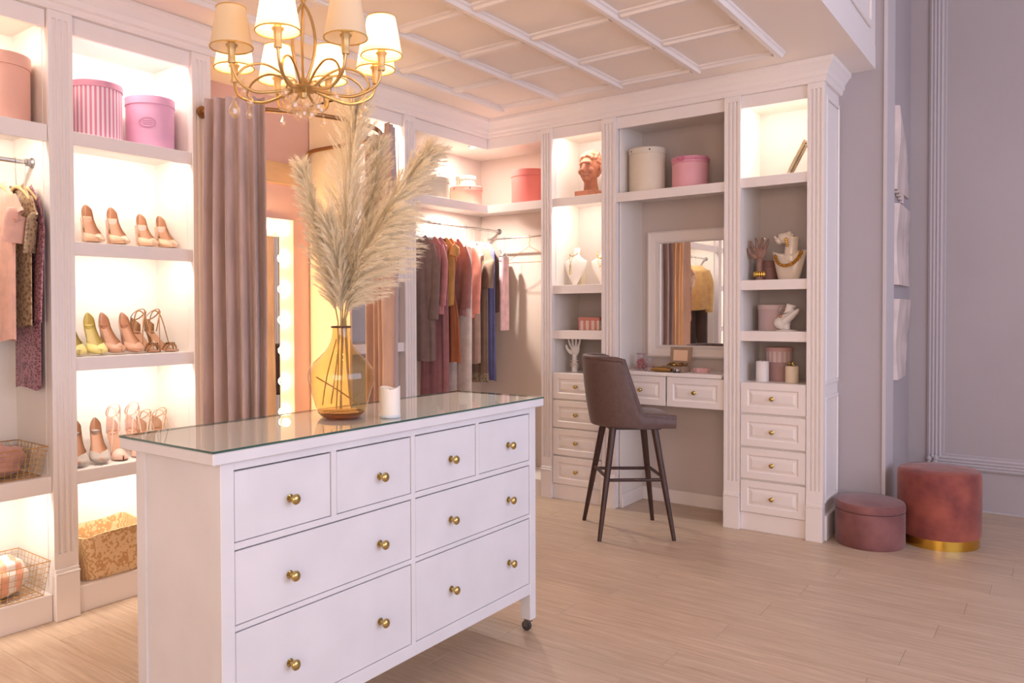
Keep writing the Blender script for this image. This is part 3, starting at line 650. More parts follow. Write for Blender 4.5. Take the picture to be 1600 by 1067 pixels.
for i, (sx_, sy_, lit) in enumerate(SH):
    dv = Vector((sx_ - HX, sy_ - HY, 0)); Rr = dv.length; dv.normalize(); per = Vector((-dv.y, dv.x, 0)); o_ = Vector((HX, HY, 0))
    zb = 2.238                                      # lower rim of the shade
    arm = bez([o_ + dv * .03 + Vector((0, 0, ZH)), o_ + dv * .09 + Vector((0, 0, ZH - .018)), o_ + dv * .17 + Vector((0, 0, ZH - .030)), o_ + dv * (Rr - .02) + Vector((0, 0, ZH + .002)), o_ + dv * Rr + Vector((0, 0, zb - .048))], 7)
    am = MB().tube(arm, .0052, 8)
    scr = bez([o_ + dv * .03 + Vector((0, 0, ZH + .005)), o_ + dv * .08 + Vector((0, 0, ZH + .045)), o_ + dv * .14 + Vector((0, 0, ZH + .065)), o_ + dv * .20 + Vector((0, 0, ZH + .045)), o_ + dv * .225 + Vector((0, 0, ZH + .005)), o_ + dv * .20 + Vector((0, 0, ZH - .02))], 6)
    am.tube(scr, .0042, 6)
    am = am.build('arm', CHG, ch, smooth=60)
    cp = o_ + dv * Rr
    MB().lathe([(0, -.050), (.012, -.050), (.013, -.044), (.0115, -.036), (.0135, 0), (.019, .006), (.019, .010), (.012, .013), (.012, .03), (0, .031)], (cp.x, cp.y, zb), 18).build('candle_sleeve', mat('sleeve_champagne', (205, 178, 130), .4, .5), am, smooth=50)
    m = MB(); nn = 48
    sh = MB().lathe([(.0690, 0), (.0475, .126)], (cp.x, cp.y, zb), nn).build('lamp_shade', SHM, ch, smooth=60, recalc=False)
    MB().tube([(cp.x + .069 * math.cos(a * R(10)), cp.y + .069 * math.sin(a * R(10)), zb) for a in range(36)], .0024, 6, True).build('shade_trim', SHT, sh, smooth=60)
    MB().tube([(cp.x + .0475 * math.cos(a * R(10)), cp.y + .0475 * math.sin(a * R(10)), zb + .126) for a in range(36)], .0022, 6, True).build('shade_trim', SHT, sh, smooth=60)
    sp = MB()
    for a in range(3): sp.tube([(cp.x + .012 * math.cos(a * 2.094 + .3), cp.y + .012 * math.sin(a * 2.094 + .3), zb + .018), (cp.x + .066 * math.cos(a * 2.094 + .3), cp.y + .066 * math.sin(a * 2.094 + .3), zb + .012)], .0011, 5)
    sp.build('shade_spider', CHG, sh)
    bl = MB().lathe([(0, .030), (.008, .034), (.017, .052), (.0175, .066), (.011, .084), (.003, .098), (0, .099)], (cp.x, cp.y, zb), 16)
    bl.build('bulb', emit('lit_candle_bulb', (255, 206, 140), SHADE_GLOW) if lit else mat('dead_bulb', (235, 230, 220), .2), ch, smooth=60)
    drop(cp.x - dv.x * .06, cp.y - dv.y * .06, ZH - .035, .85, ch)
for k in range(8):
    a = k * math.pi / 4 + .2; drop(HX + .055 * math.cos(a), HY + .055 * math.sin(a), ZH - .022, 1.15, ch)
for k in range(5):
    a = k * 1.2566 + .5; drop(HX + .025 * math.cos(a), HY + .025 * math.sin(a), ZH - .05, 1.0, ch)
for x_, y_, zt_, sz in ((-2.195, 1.665, 2.115, 1.5), (-2.19, 1.70, 2.165, .9)): drop(x_, y_, zt_, sz, ch)
ch.scale = (.9057,) * 3; ch.location = (HX * .9057, HY * .9057, CEIL - .14)   # hung towards the front of the dresser on a drop rod
# ---------------------------------------------------------------- fitting corner: rail, curtains, bulb mirror, board
RZ = 2.42
rail = bez([(-3.497, 2.455, RZ), (-3.47, 2.46, RZ), (-3.36, 2.50, RZ), (-3.23, 2.60, RZ), (-3.12, 2.78, RZ), (-3.055, 2.98, RZ), (-3.03, 3.15, RZ), (-3.075, 3.33, RZ), (-3.155, 3.44, RZ), (-3.26, 3.495, RZ), (-3.38, 3.50, RZ), (-3.56, 3.495, RZ), (-3.78, 3.49, RZ), (-3.838, 3.49, RZ - .02), (-3.855, 3.49, RZ - .07), (-3.857, 3.49, RZ - .13)], 8)
rl = thing('curtain_rail', 'curved bronze curtain rail over the fitting corner', 'curtain rail', (-3.504, 2.455, RZ))
MB().tube(rail, .0125, 12).build('tube', mat('bronze_rail', (158, 118, 78), .32, .8), rl, smooth=60)
lathe_dir([(0, 0), (.032, 0), (.032, .006), (.018, .012), (.0, .012)], (-3.5049, 2.455, RZ), (1, 0, 0)).build('wall_flange', MATS['bronze_rail'], rl, smooth=50)
lathe_dir([(0, 0), (.032, 0), (.032, .006), (.0, .006)], (-3.873, 3.49, RZ - .13), (1, 0, 0)).build('wall_flange', MATS['bronze_rail'], rl, smooth=50)
CURT = mat('mauve_velvet', (200, 174, 167), .85, var=.10, scale=14, sheen=.5, stretch=(1, 1, .25), bump=.12, bscale=240)
def curtain(label, path, pleats, amp, zb, zt=RZ + .045, seed=1, gather=1.0):
    t = thing('curtain', label, 'curtain', (path[0][0], path[0][1], zb), group='fitting corner curtains'); rnd = random.Random(seed)
    P = bez([(x, y, 0) for x, y in path], 24); N = len(P); ph = [rnd.uniform(-.5, .5) for _ in range(pleats + 2)]
    Ls = [0]
    for a, b_ in zip(P, P[1:]): Ls.append(Ls[-1] + (b_ - a).length)
    def at(s):
        s *= Ls[-1]
        for i in range(N - 1):
            if Ls[i + 1] >= s: return P[i].lerp(P[i + 1], (s - Ls[i]) / max(1e-9, Ls[i + 1] - Ls[i])), (P[i + 1] - P[i]).normalized()
        return P[-1], (P[-1] - P[-2]).normalized()
    nu = pleats * 12 + 1; nz = 26
    def surf(off):
        def fn(u, w_):
            p, tn = at(u); nr = Vector((tn.y, -tn.x, 0)); z = zt + (zb - zt) * w_
            k = u * pleats; i = int(min(k, pleats - 1)); a2 = amp * (1 + .35 * ph[i]) * (.45 + .75 * min(1, w_ * 3.2)) * (1 + .25 * math.sin(w_ * 5 + ph[i] * 6))
            wv = math.cos(2 * math.pi * k + .6 * ph[i] * math.sin(w_ * 4))
            wv = math.copysign(abs(wv) ** .75, wv)
            sway = tn * (.018 * math.sin(w_ * 3 + ph[i] * 8 + k) * w_)
            return p + nr * (a2 * wv + off) + sway + Vector((0, 0, z))
        return fn
    m = MB(); m.grid(surf(.0), nu, nz); k0 = len(m.v); m.grid(surf(.004), nu, nz)
    for j in range(nz - 1):
        for c_ in (0, (nu - 1) * nz): m.f.append((c_ + j, c_ + j + 1, k0 + c_ + j + 1, k0 + c_ + j))
    for i in range(nu - 1):
        for j in (0, nz - 1): m.f.append((i * nz + j, (i + 1) * nz + j, k0 + (i + 1) * nz + j, k0 + i * nz + j))
    m.build('drape', CURT, t, smooth=80)
    MB().grid(lambda u, w_: surf(.0062)(u, w_ * .035), nu, 3).build('heading_tape', CURT, t, smooth=80)
    return t
curtain('mauve velvet curtain gathered left of the bulb mirror', [(-3.410, 2.425), (-3.330, 2.450), (-3.242, 2.508), (-3.170, 2.595)], 5, .036, .03, seed=2)
curtain('mauve velvet curtain gathered behind the vase and candle', [(-3.040, 3.36), (-3.095, 3.465), (-3.19, 3.535), (-3.28, 3.555), (-3.40, 3.55)], 7, .032, .03, seed=5)
bm_ = thing('bulb_mirror', 'tall white framed mirror with round glowing bulbs in the fitting corner', 'mirror', (XW, 3.03, .20))
MY0, MY1, MZ0, MZ1, FWD = 2.70, 3.365, .20, 1.967, .115
m = MB()
for a, b_, z0, z1 in ((MY0, MY1, MZ0, MZ0 + FWD), (MY0, MY1, MZ1 - FWD, MZ1), (MY0, MY0 + FWD, MZ0 + FWD, MZ1 - FWD), (MY1 - FWD, MY1, MZ0 + FWD, MZ1 - FWD)): m.box(XW + .001, XW + .036, a, b_, z0, z1)
m.build('frame', mat('mirror_frame_white', (246, 236, 222), .4), bm_, bevel=.002)
MB().box(XW + .020, XW + .034, MY0 + FWD, MY1 - FWD, MZ0 + FWD, MZ1 - FWD).build('glass', MIRROR, bm_)
zs = [1.915 - .194 * k for k in range(9)]; spots = [(MY1 - .085, z) for z in zs] + [(MY0 + .06, z) for z in zs] + [(y, 1.915) for y in (3.14, 3.0, 2.88)]
for y, z in spots:
    s_ = lathe_dir([(0, 0), (.030, 0), (.030, .004), (0, .004)], (XW + .0362, y, z), (1, 0, 0), 16).build('bulb_socket', CHROME, bm_)
    MB().ball((XW + .036 + .014, y, z), .0265, 16, 12).build('bulb', emit('globe_bulb', (255, 206, 140), BULB_GLOW), s_, smooth=60)
bd = thing('mounting_board', 'pale wooden board screwed to the pink wall above the bulb mirror', 'board', (XW, 3.0, 2.19))
MB().box(XW + .0005, XW + .02, 2.53, 3.45, 2.19, 2.325).build('plank', mat('raw_pine', (232, 190, 140), .7, var=.12, scale=9, stretch=(1, .2, 1)), bd, bevel=.002)
for y, z in ((3.40, 2.30), (3.425, 2.27), (3.15, 2.28), (3.40, 2.22)):
    lathe_dir([(0, 0), (.005, 0), (.004, .002), (0, .002)], (XW + .02, y, z), (1, 0, 0), 10).build('screw', mat('dark_screw', (60, 45, 40), .5), bd)
# ---------------------------------------------------------------- bar stool
FACE = R(CAM['yaw'])
st = thing('bar_stool', 'brown upholstered bar stool with dark wooden legs at the vanity', 'stool', (-2.129, 4.611, 0), FACE)
UPH = mat('brown_leatherette', (100, 77, 72), .55, var=.08, scale=40, bump=.12, bscale=220, sheen=.15)
legs = [(-.235, .24), (-.235, -.24), (.215, .235), (.215, -.235)]     # floor positions in the stool's own axes (x = front)
tops = [(-.13, .135), (-.13, -.135), (.125, .135), (.125, -.135)]
ZS = .66
def legpt(i, z): t = z / ZS; return Vector((legs[i][0] + (tops[i][0] - legs[i][0]) * t, legs[i][1] + (tops[i][1] - legs[i][1]) * t, z))
for i in range(4):
    MB().tube([legpt(i, 0), legpt(i, .3), legpt(i, ZS + .012)], [.0125, .018, .022], 12).build('leg', WENGE, st, smooth=50, local=True)
for a, b_, z in ((0, 1, .37), (2, 3, .37), (0, 2, .355), (1, 3, .355)):
    MB().tube([legpt(a, z), legpt(b_, z)], .0105, 10).build('stretcher', WENGE, st, smooth=50, local=True)
# seat pad: rounded slab
def sq(a, rx, ry, e=.55): return (math.copysign(abs(math.cos(a)) ** e, math.cos(a)) * rx, math.copysign(abs(math.sin(a)) ** e, math.sin(a)) * ry)
m = MB(); rings = [(.0, .672, .0), (.80, .672, 0), (.97, .680, 0), (1.0, .705, 0), (.98, .735, 0), (.88, .752, 0), (.5, .760, 0), (0, .762, 0)]
def padfn(u, v_):
    k = v_ * (len(rings) - 1); i = min(int(k), len(rings) - 2); t = k - i; s_ = rings[i][0] + (rings[i + 1][0] - rings[i][0]) * t; z = rings[i][1] + (rings[i + 1][1] - rings[i][1]) * t
    x, y = sq(2 * math.pi * u, .215 * s_, .205 * s_, .6); return (x + .03, y, z)
m.grid(padfn, 40, 15, wrapu=True); m.build('seat', UPH, st, smooth=80, local=True)
# wrap-round shell: barrel back sweeping down into low arms
def shell(rad, zb):
    def fn(u, v_):
        t = abs(u - .5) * 2; sg = 1 if u > .5 else -1
        an = R(118) * min(1, t / .74)                      # angle from the back
        x = -math.cos(an) * .235; y = sg * math.sin(an) * .225
        nx, ny = -math.cos(an), sg * math.sin(an)
        if t > .74: k2 = (t - .74) / .26; x += .135 * k2; y -= sg * .012 * k2; nx, ny = .15, sg * .99
        bk = max(0, min(1, (.60 - t) / .10)); bk = bk * bk * (3 - 2 * bk)
        top = .728 + .055 * max(0, 1 - t) + .325 * bk - .014 * max(0, 1 - t * 3)
        z = zb + (top - zb) * v_
        lean = -.050 * bk * v_; bulge = .010 * math.sin(math.pi * v_)
        k = rad + bulge * (1 if rad > -.01 else .4)
        return (x + nx * k + lean, y + ny * k + sg * .012 * bk * v_, z)
    return fn
m = MB(); nu, nv = 65, 12; m.grid(shell(.0, .664), nu, nv); k0 = len(m.v); m.grid(shell(-.034, .684), nu, nv)
for i in range(nu - 1):
    for j in (0, nv - 1): m.f.append((i * nv + j, (i + 1) * nv + j, k0 + (i + 1) * nv + j, k0 + i * nv + j))
for j in range(nv - 1):
    for c_ in (0, (nu - 1) * nv): m.f.append((c_ + j, c_ + j + 1, k0 + c_ + j + 1, k0 + c_ + j))
sh = m.build('backrest', UPH, st, local=True, bevel=0)
md = sh.modifiers.new('soft', 'SUBSURF'); md.levels = 1; md.render_levels = 2; sh.data.shade_smooth()
MB().tube([shell(-.016, .66)((i / 40), 1.0) for i in range(41)], .0185, 10).build('piping', UPH, sh, smooth=80, local=True)
MB().box(-.15, .16, -.15, .15, .655, .668).build('seat_frame', WENGE, st, local=True)
# ---------------------------------------------------------------- ottomans
def velvet(name, c, c2): return mat(name, c, .8, var=.3, scale=7, c2=c2, sheen=.25, bump=.08, bscale=300)
o1 = thing('ottoman', 'small mauve velvet ottoman beside the cabinet end', 'ottoman', (-.888, 5.235, 0), group='velvet ottomans')
MB().lathe([(0, 0), (.97, 0), (1, .012), (1, .195), (.985, .203)], (-.888, 5.235, 0), 56, .183, .205).build('body', velvet('mauve_velvet_pouf', (142, 92, 90), (116, 70, 70)), o1, smooth=50)
MB().lathe([(.97, .204), (1.005, .209), (1.005, .238), (.97, .252), (.6, .262), (0, .266)], (-.888, 5.235, 0), 56, .183, .205).build('lid', MATS['mauve_velvet_pouf'], o1, smooth=50)
o2 = thing('ottoman', 'larger terracotta velvet ottoman with a gold band at its foot', 'ottoman', (-.572, 5.515, 0), group='velvet ottomans')
MB().lathe([(0, 0), (.955, 0), (.955, .058), (.9, .058)], (-.572, 5.515, 0), 64, .214, .245).build('gold_band', mat('brushed_gold', (224, 178, 76), .25, 1), o2, smooth=50)
MB().lathe([(.9, .0585), (.985, .0585), (1, .07), (1, .38), (.985, .415), (.93, .432), (.5, .44), (0, .442)], (-.572, 5.515, 0), 64, .214, .245).build('cushion', velvet('terracotta_velvet', (164, 86, 70), (122, 58, 56)), o2, smooth=50)
# ---------------------------------------------------------------- vanity mirror
mv = thing('vanity_mirror', 'white framed mirror hung above the vanity desk', 'mirror', (-2.05, YW - .012, 1.045))
X0, X1, Z0, Z1, fw = -2.368, -1.735, 1.047, 1.95, .088; yb = YB + DB - .0125
m = MB(); L = []
for ins, dp in ((0, 0), (0, .020), (.012, .028), (.03, .022), (.06, .018), (.078, .024), (.088, .012), (.088, 0)):
    L.append([(X0 + ins, yb - dp, Z0 + ins), (X1 - ins, yb - dp, Z0 + ins), (X1 - ins, yb - dp, Z1 - ins), (X0 + ins, yb - dp, Z1 - ins)])
m.add([p for l in L for p in l], [(4 * i + k, 4 * i + (k + 1) % 4, 4 * i + 4 + (k + 1) % 4, 4 * i + 4 + k) for i in range(len(L) - 1) for k in range(4)])
m.build('frame', WHITE, mv); MB().box(X0 + fw, X1 - fw, yb - .008, yb - .001, Z0 + fw, Z1 - fw).build('glass', MIRROR, mv)
# ---------------------------------------------------------------- round boxes
def hatbox(label, loc, r, h, m_body, m_lid, lid=.045, holes=False, bow=None, emblem=False, group='hat boxes on the shelves', rz=0):
    t = thing('hat_box', label, 'box', loc, rz, group=group); n = 48
    MB().lathe([(0, 0), (r, 0), (r, h - lid - .0015), (r * .9, h - lid - .0015)], n=n).build('body', m_body, t, smooth=40, local=True)
    l = MB().lathe([(r * .9, h - lid - .001), (r + .004, h - lid - .001), (r + .004, h - .003), (r + .001, h), (0, h)], n=n).build('lid', m_lid, t, smooth=40, local=True)
    if holes:
        for a in holes:
            p = Vector((math.cos(a), math.sin(a), 0)); lathe_dir([(0, 0), (.006, 0), (.004, .003), (0, .003)], p * (r + .0035) + Vector((0, 0, h - lid * .5)), p, 10).build('eyelet', mat('dark_eyelet', (60, 48, 44), .4), l, local=True)
    if bow:
        MB().tube([((r + .006) * math.cos(a * R(7.5)), (r + .006) * math.sin(a * R(7.5)), h - lid * .5) for a in range(48)], .004, 6, True).build('ribbon', bow, l, smooth=60, local=True)
        kq = MB()
        for s_ in (-1, 1): kq.tube(bez([(0, -r - .008, h - lid * .5), (s_ * .02, -r - .014, h - lid * .5 + .02), (s_ * .028, -r - .012, h - lid * .5), (s_ * .012, -r - .01, h - lid * .5 - .012), (0, -r - .008, h - lid * .5)], 5), .0035, 6)
        kq.build('bow', bow, l, smooth=60, local=True)
    if emblem:
        a0 = emblem; q = MB()
        def E_(px, pz): a = a0 + px / r; return ((r + .0008) * math.cos(a), (r + .0008) * math.sin(a), pz)
        q.tube([E_(.036 * math.cos(k * R(12)), h * .47 + .022 * math.sin(k * R(12))) for k in range(30)], .0009, 4, True)
        q.tube([E_(.041 * math.cos(k * R(12)), h * .47 + .027 * math.sin(k * R(12))) for k in range(30)], .0006, 4, True)
        for zz, ww in ((.009, .024), (0, .029), (-.009, .02)): q.tube([E_(ww * (k / 8 - .5) * 2, h * .47 + zz + .0015 * math.sin(k * 2.1)) for k in range(9)], .0009, 4)
        q.build('emblem', mat('faded_print', (176, 120, 150), .6), t, local=True)
    return t
paper = lambda n, c: mat(n, c, .6, var=.04, scale=6)
zA = 2.2052
hatbox('tall peach hat box at the left picture edge', (-3.66, 1.515, 2.2152), .128, .29, paper('peach_card', (246, 190, 168)), paper('peach_card', (246, 190, 168)), .055)
hatbox('pink and white striped hat box on the shoe cabinet', (-3.675, 1.968, zA), .122, .275, stripes('pink_stripe', (246, 226, 232), (222, 140, 168), n=36), paper('rose_card', (226, 160, 182)), .03)
hatbox('lilac pink hat box with printed emblem on the shoe cabinet', (-3.665, 2.255, zA), .118, .262, paper('lilac_card', (236, 178, 208)), paper('lilac_card', (236, 178, 208)), .04, emblem=R(-38))
zC = 2.2072
hatbox('cream hat box on the corner shelf behind the pampas', (-3.69, 4.60, zC), .125, .165, paper('cream_card', (226, 210, 186)), paper('cream_card', (226, 210, 186)), .035, holes=(R(-50),))
hatbox('peach pink hat box in the shelf corner with a smaller box on it', (-3.69, 5.02, zC), .125, .15, paper('peach_pink_card', (240, 180, 160)), paper('peach_pink_lid', (236, 170, 156)), .035, holes=(R(-40), R(-100)))
hatbox('small striped box on top of the peach pink hat box', (-3.69, 5.02, zC + .1502), .078, .085, stripes('peach_stripe', (246, 226, 210), (238, 188, 170), n=18), paper('blush_lid', (240, 205, 190)), .025)
hatbox('coral red hat box on the corner shelf', (-3.262, 5.265, zC), .135, .265, paper('coral_card', (232, 128, 120)), paper('coral_card', (232, 128, 120)), .05)
hatbox('cream hat box on the vanity shelf', (-2.286, 5.255, 2.1972), .124, .31, paper('ivory_card', (232, 218, 196)), paper('ivory_lid', (226, 214, 196)), .04, holes=(R(-60), R(-125)))
hatbox('pink hat box with ribbon bow on the vanity shelf', (-1.985, 5.265, 2.1972), .118, .215, paper('candy_card', (240, 178, 188)), paper('candy_lid', (232, 160, 178)), .04, bow=mat('pink_ribbon', (226, 140, 166), .5), holes=(R(-45),), rz=R(-8))
hatbox('brown ribbed round box behind the ceramic bust', (-1.487, 5.315, 1.5682), .068, .128, paper('brown_card', (142, 100, 90)), paper('brown_lid', (134, 92, 84)), .04)
hatbox('dusty pink round box behind the tilted necklace bust', (-1.452, 5.32, 1.2502), .098, .165, paper('dusty_card', (206, 180, 178)), paper('dusty_lid', (214, 190, 186)), .03)
hatbox('mauve round box at the bottom of a stack of two', (-1.42, 5.31, .9302), .072, .118, paper('mauve_card', (186, 150, 146)), paper('mauve_card', (186, 150, 146)), .03)
hatbox('pink striped round box on top of the mauve one', (-1.42, 5.31, 1.0484), .078, .096, stripes('dusty_stripe', (224, 200, 196), (206, 172, 168), n=16), paper('dusty_rose_lid', (210, 166, 158)), .025)
sb = thing('gift_box', 'small pink striped square box on the display shelf', 'box', (-2.735, 5.30, 1.2402))
MB().box(-.085, .085, -.06, .06, 0, .07).build('body', stripes('gift_stripe', (246, 226, 216), (228, 150, 146), width=.045, axis='X', duty=.1), sb, bevel=.001, local=True)
MB().box(-.088, .088, -.063, .063, .0702, .094).build('lid', paper('salmon_card', (226, 150, 142)), sb, bevel=.001, local=True)
# ---------------------------------------------------------------- shoes
def shoe_fn(L, hh, pts, top, wid, sc_=1.0):
    """surface of a heeled shoe: s runs heel to toe, a runs from one edge under the sole to the other"""
    def sole(s): # height of the foot bed
        t = max(0, min(1, (s - .10) / .60)); return .006 + hh * (1 - t) ** 1.3 * (1 - .04 * min(1, s / .1)) + .003 * max(0, s - .8) / .2
    def halfw(s):
        w = .030 + .006 * math.sin(min(1, s / .25) * math.pi / 2) - .006 * math.sin(math.pi * min(1, s / .6)) + .010 * math.exp(-((s - .68) / .16) ** 2)
        w *= 1 if s > .12 else max(.0002, (s - .002) / .118) ** .5
        if s > .74: w *= max(.02, 1 - ((s - .74) / .26) ** pts)
        return w * wid
    def topz(s):
        if s < top: return .027 + .034 * max(0, 1 - s / .22) + .008 * math.exp(-((s - top) / .1) ** 2)
        return .036 - .022 * ((s - top) / (1 - top)) ** .8
    def amax(s):
        k = max(0, min(1, (s - top + .20) / .25)); return .56 + .44 * k * k * (3 - 2 * k)
    def fn(shrink):
        def g(s_, a_):
            s = .002 + s_ * .996; am = amax(s); a = (a_ * 2 - 1) * am * math.pi
            w = halfw(s) * shrink; h = topz(s) * shrink * (1 if s > top else 1)
            y = math.sin(a); cz = -math.cos(a)
            z = (cz + 1) / 2; y = math.copysign(abs(y) ** .7, y) * w * (1 - .30 * min(1, z / .6) * max(0, 1 - s / .5))
            if am < 1: zz = z / ((1 - math.cos(am * math.pi)) / 2) * h
            else: zz = z * h
            return (s * L * .93 - L * .5, y, sole(s) + zz + (1 - shrink) * .02)
        return g
    return fn, sole
def pump(label, loc, rz, mu, ml, L=.215, hh=.088, toe=2.2, block=False, top=.68, wid=1.0, group='pumps', peep=False, mh=None):
    t = thing('pump_shoe', label, 'shoe', loc, rz, group=group); t.scale = (1.08, 1.06, 1.24); fn, sole = shoe_fn(L, hh, toe, top, wid)
    m = MB(); m.grid(fn(1.0), 60, 19); m.build('upper', mu, t, smooth=80, local=True)
    m = MB(); m.grid(fn(.93), 50, 15); m.build('lining', ml, t, smooth=80, local=True)
    hx = -L * .5 + .012; zt = sole(.04)
    if block: m = MB().add([(hx - .016 + a * .004, b_ * .024, zt + .012) if c_ else (hx - .013 + a * .004, b_ * .017, 0) for c_ in (0, 1) for a, b_ in ((0, -1), (9, -1), (9, 1), (0, 1))], [(0, 1, 2, 3), (4, 5, 6, 7), (0, 1, 5, 4), (1, 2, 6, 5), (2, 3, 7, 6), (3, 0, 4, 7)]); m.build('heel', mh or mu, t, bevel=.003, local=True)
    else: MB().tube([(hx + .003, 0, .0005), (hx + .003, 0, .03), (hx - .002, 0, zt - .02), (hx + .002, 0, zt + .012)], [.0055, .006, .011, .021], 12).build('heel', mh or mu, t, smooth=60, local=True)
    if peep: MB().ball((L * .43 - L * .07, 0, .012), .012, 12, 8, (.7, 1.0, .55)).build('peep_toe', mat('toe_gap', (150, 128, 84), .8), t, smooth=60, local=True)
    return t
def sandal(label, loc, rz, ms, mi, L=.215, hh=.09, group='strappy sandals', closed_toe=True, ankle=.05, mt=None, studs=False):
    t = thing('strappy_sandal', label, 'shoe', loc, rz, group=group); t.scale = (1.05, 1.05, 1.18); fn, sole = shoe_fn(L, hh, 2.6, .60, 1.0)
    xs = lambda s: s * L * .93 - L * .5
    def bed(s_, a_):
        s = .01 + .98 * s_; w = (.026 + .011 * math.exp(-((s - .68) / .2) ** 2)) * (max(.1, 1 - ((s - .8) / .2) ** 2.5) if s > .8 else 1) * (.6 + .4 * min(1, s / .08)); a = a_ * 2 * math.pi
        return (xs(s), math.cos(a) * w, sole(s) + math.sin(a) * .004)
    MB().grid(bed, 26, 14, wrapv=True).build('sole', mi, t, smooth=80, local=True)
    hx = -L * .5 + .014; zt = sole(.05)
    MB().tube([(hx + .004, 0, .0005), (hx + .004, 0, .03), (hx, 0, zt - .02), (hx + .002, 0, zt - .002)], [.005, .006, .012, .022], 12).build('heel', ms, t, smooth=60, local=True)
    def counter(s_, a_):  # heel cup
        a = math.pi * (.5 + a_) ; r_ = .027; h = s_ * .062 * (1 - .5 * abs(a_ - .5) * 2); return (xs(.09) + math.cos(a) * r_ * 1.1, math.sin(a) * r_, sole(.05) + h)
    m = MB(); m.grid(counter, 7, 15); m.build('heel_cup', ms, t, smooth=80, local=True)
    if closed_toe:
        def toe(s_, a_):
            s = .66 + .33 * s_; w = .037 * max(.05, 1 - ((s - .72) / .28) ** 2.4 if s > .72 else 1); a = math.pi * (a_); return (xs(s), math.cos(a) * w, sole(s) + math.sin(a) * .036 * (1 - .5 * s_))
        MB().grid(toe, 14, 15).build('toe_cap', mt or ms, t, smooth=80, local=True)
    else:
        for s0 in (.66, .76):
            m = MB(); m.tube([(xs(s0) + .006 * math.sin(a), -.037 * math.cos(a), sole(s0) + .030 * math.sin(a)) for a in [k * math.pi / 12 for k in range(13)]], .0055, 6, flat=.4)
            bb = m.build('toe_strap', mt or ms, t, smooth=60, local=True)
        if studs:
            q = MB(); rr = random.Random(4)
            for k in range(14): q.ball((xs(.70) + rr.uniform(-.015, .02), rr.uniform(-.025, .025), sole(.7) + .03 + rr.uniform(-.004, .004)), .004, 7, 5)
            q.build('beads', mat('bronze_beads', (120, 84, 50), .25, .9), t, smooth=60, local=True)
    cz = sole(.05) + .055 + ankle * .4
    ring = [(xs(.11) + .034 * math.cos(a) + .012, .031 * math.sin(a), cz + .014 * math.cos(a) + ankle * .2 * math.cos(a)) for a in [k * math.pi / 12 for k in range(24)]]
    MB().tube(ring, .0032, 6, True, flat=.6).build('ankle_strap', ms, t, smooth=60, local=True)
    if ankle > .04:
        MB().tube(bez([(xs(.15), .029, sole(.15) + .01), (xs(.3), .026, cz + .01), (xs(.42), -.006, cz - .012), (xs(.56), -.032, sole(.56) + .005)], 5), .003, 6).build('cross_strap', ms, t, smooth=60, local=True)
        MB().tube(bez([(xs(.15), -.029, sole(.15) + .01), (xs(.3), -.026, cz + .012), (xs(.42), .006, cz - .01), (xs(.56), .032, sole(.56) + .005)], 5), .003, 6).build('cross_strap', ms, t, smooth=60, local=True)
    return t
NUDE = mat('nude_patent', (214, 172, 138), .14, coat=.6); NUDE2 = mat('tan_nude_patent', (196, 146, 118), .16, coat=.6); TANL = mat('tan_lining', (178, 130, 100), .5); YEL = mat('pale_yellow_leather', (228, 210, 132), .3); YELL = mat('yellow_lining', (186, 164, 96), .5)
GREYS = mat('grey_suede', (176, 164, 156), .75, sheen=.3); BLUSH = mat('blush_leather', (226, 192, 176), .35); BRNZ = mat('bronze_leather', (168, 124, 84), .32, .35); BEIGE = mat('beige_leather', (206, 168, 138), .4)
z2, z3, z4 = 1.7052, 1.1772, .6582
for lab, y, L_, h_ in (('first nude patent pump from the left on the upper shoe shelf', 1.935, .235, .104), ('second nude patent pump from the left on the upper shoe shelf', 2.065, .232, .104), ('third nude pump from the left on the upper shoe shelf', 2.222, .21, .088), ('rightmost nude pump on the upper shoe shelf', 2.335, .21, .088)):
    pump(lab, (-3.655, y, z2), R(-14), NUDE, TANL, L_, h_, 2.6, True, group='nude pumps on the upper shoe shelf')
pump('pale yellow peep toe pump at the far left of the middle shoe shelf', (-3.645, 1.831, z3), R(-12), YEL, YELL, .225, .1, 3.2, False, .68, 1.0, group='yellow peep toe pumps', peep=True)
pump('pale yellow peep toe pump next to the tan pumps', (-3.642, 1.934, z3), R(-12), YEL, YELL, .225, .1, 3.2, False, .68, 1.0, group='yellow peep toe pumps', peep=True)
pump('left tan patent pump on the middle shoe shelf', (-3.655, 2.030, z3), R(-6), NUDE2, TANL, .235, .1, 1.9, group='tan pumps')
pump('right tan patent pump on the middle shoe shelf', (-3.655, 2.134, z3), R(-8), NUDE2, TANL, .235, .1, 1.9, group='tan pumps')
sandal('left bronze beaded sandal on the middle shoe shelf', (-3.655, 2.222, z3), R(6), BRNZ, TANL, .215, .085, 'bronze sandals', False, .05, None, True)
sandal('right bronze beaded sandal on the middle shoe shelf', (-3.655, 2.315, z3), R(14), BRNZ, TANL, .215, .085, 'bronze sandals', False, .05, None, True)
pump('grey suede pump at the far left of the lower shoe shelf', (-3.648, 1.845, z4), R(-22), GREYS, TANL, .225, .098, 3.0, group='grey suede pumps')
pump('grey suede pump beside the blush sandals', (-3.648, 1.95, z4), R(-20), GREYS, TANL, .225, .098, 3.0, group='grey suede pumps')
sandal('left blush strappy sandal with tall ankle cuff', (-3.655, 2.052, z4), R(-14), BLUSH, TANL, .215, .1, 'blush strappy sandals', True, .09)
sandal('right blush strappy sandal with tall ankle cuff', (-3.655, 2.158, z4), R(-12), BLUSH, TANL, .215, .1, 'blush strappy sandals', True, .09)
sandal('left beige sandal behind the dresser corner', (-3.665, 2.245, z4), R(0), BEIGE, TANL, .215, .085, 'beige sandals', False, .05)
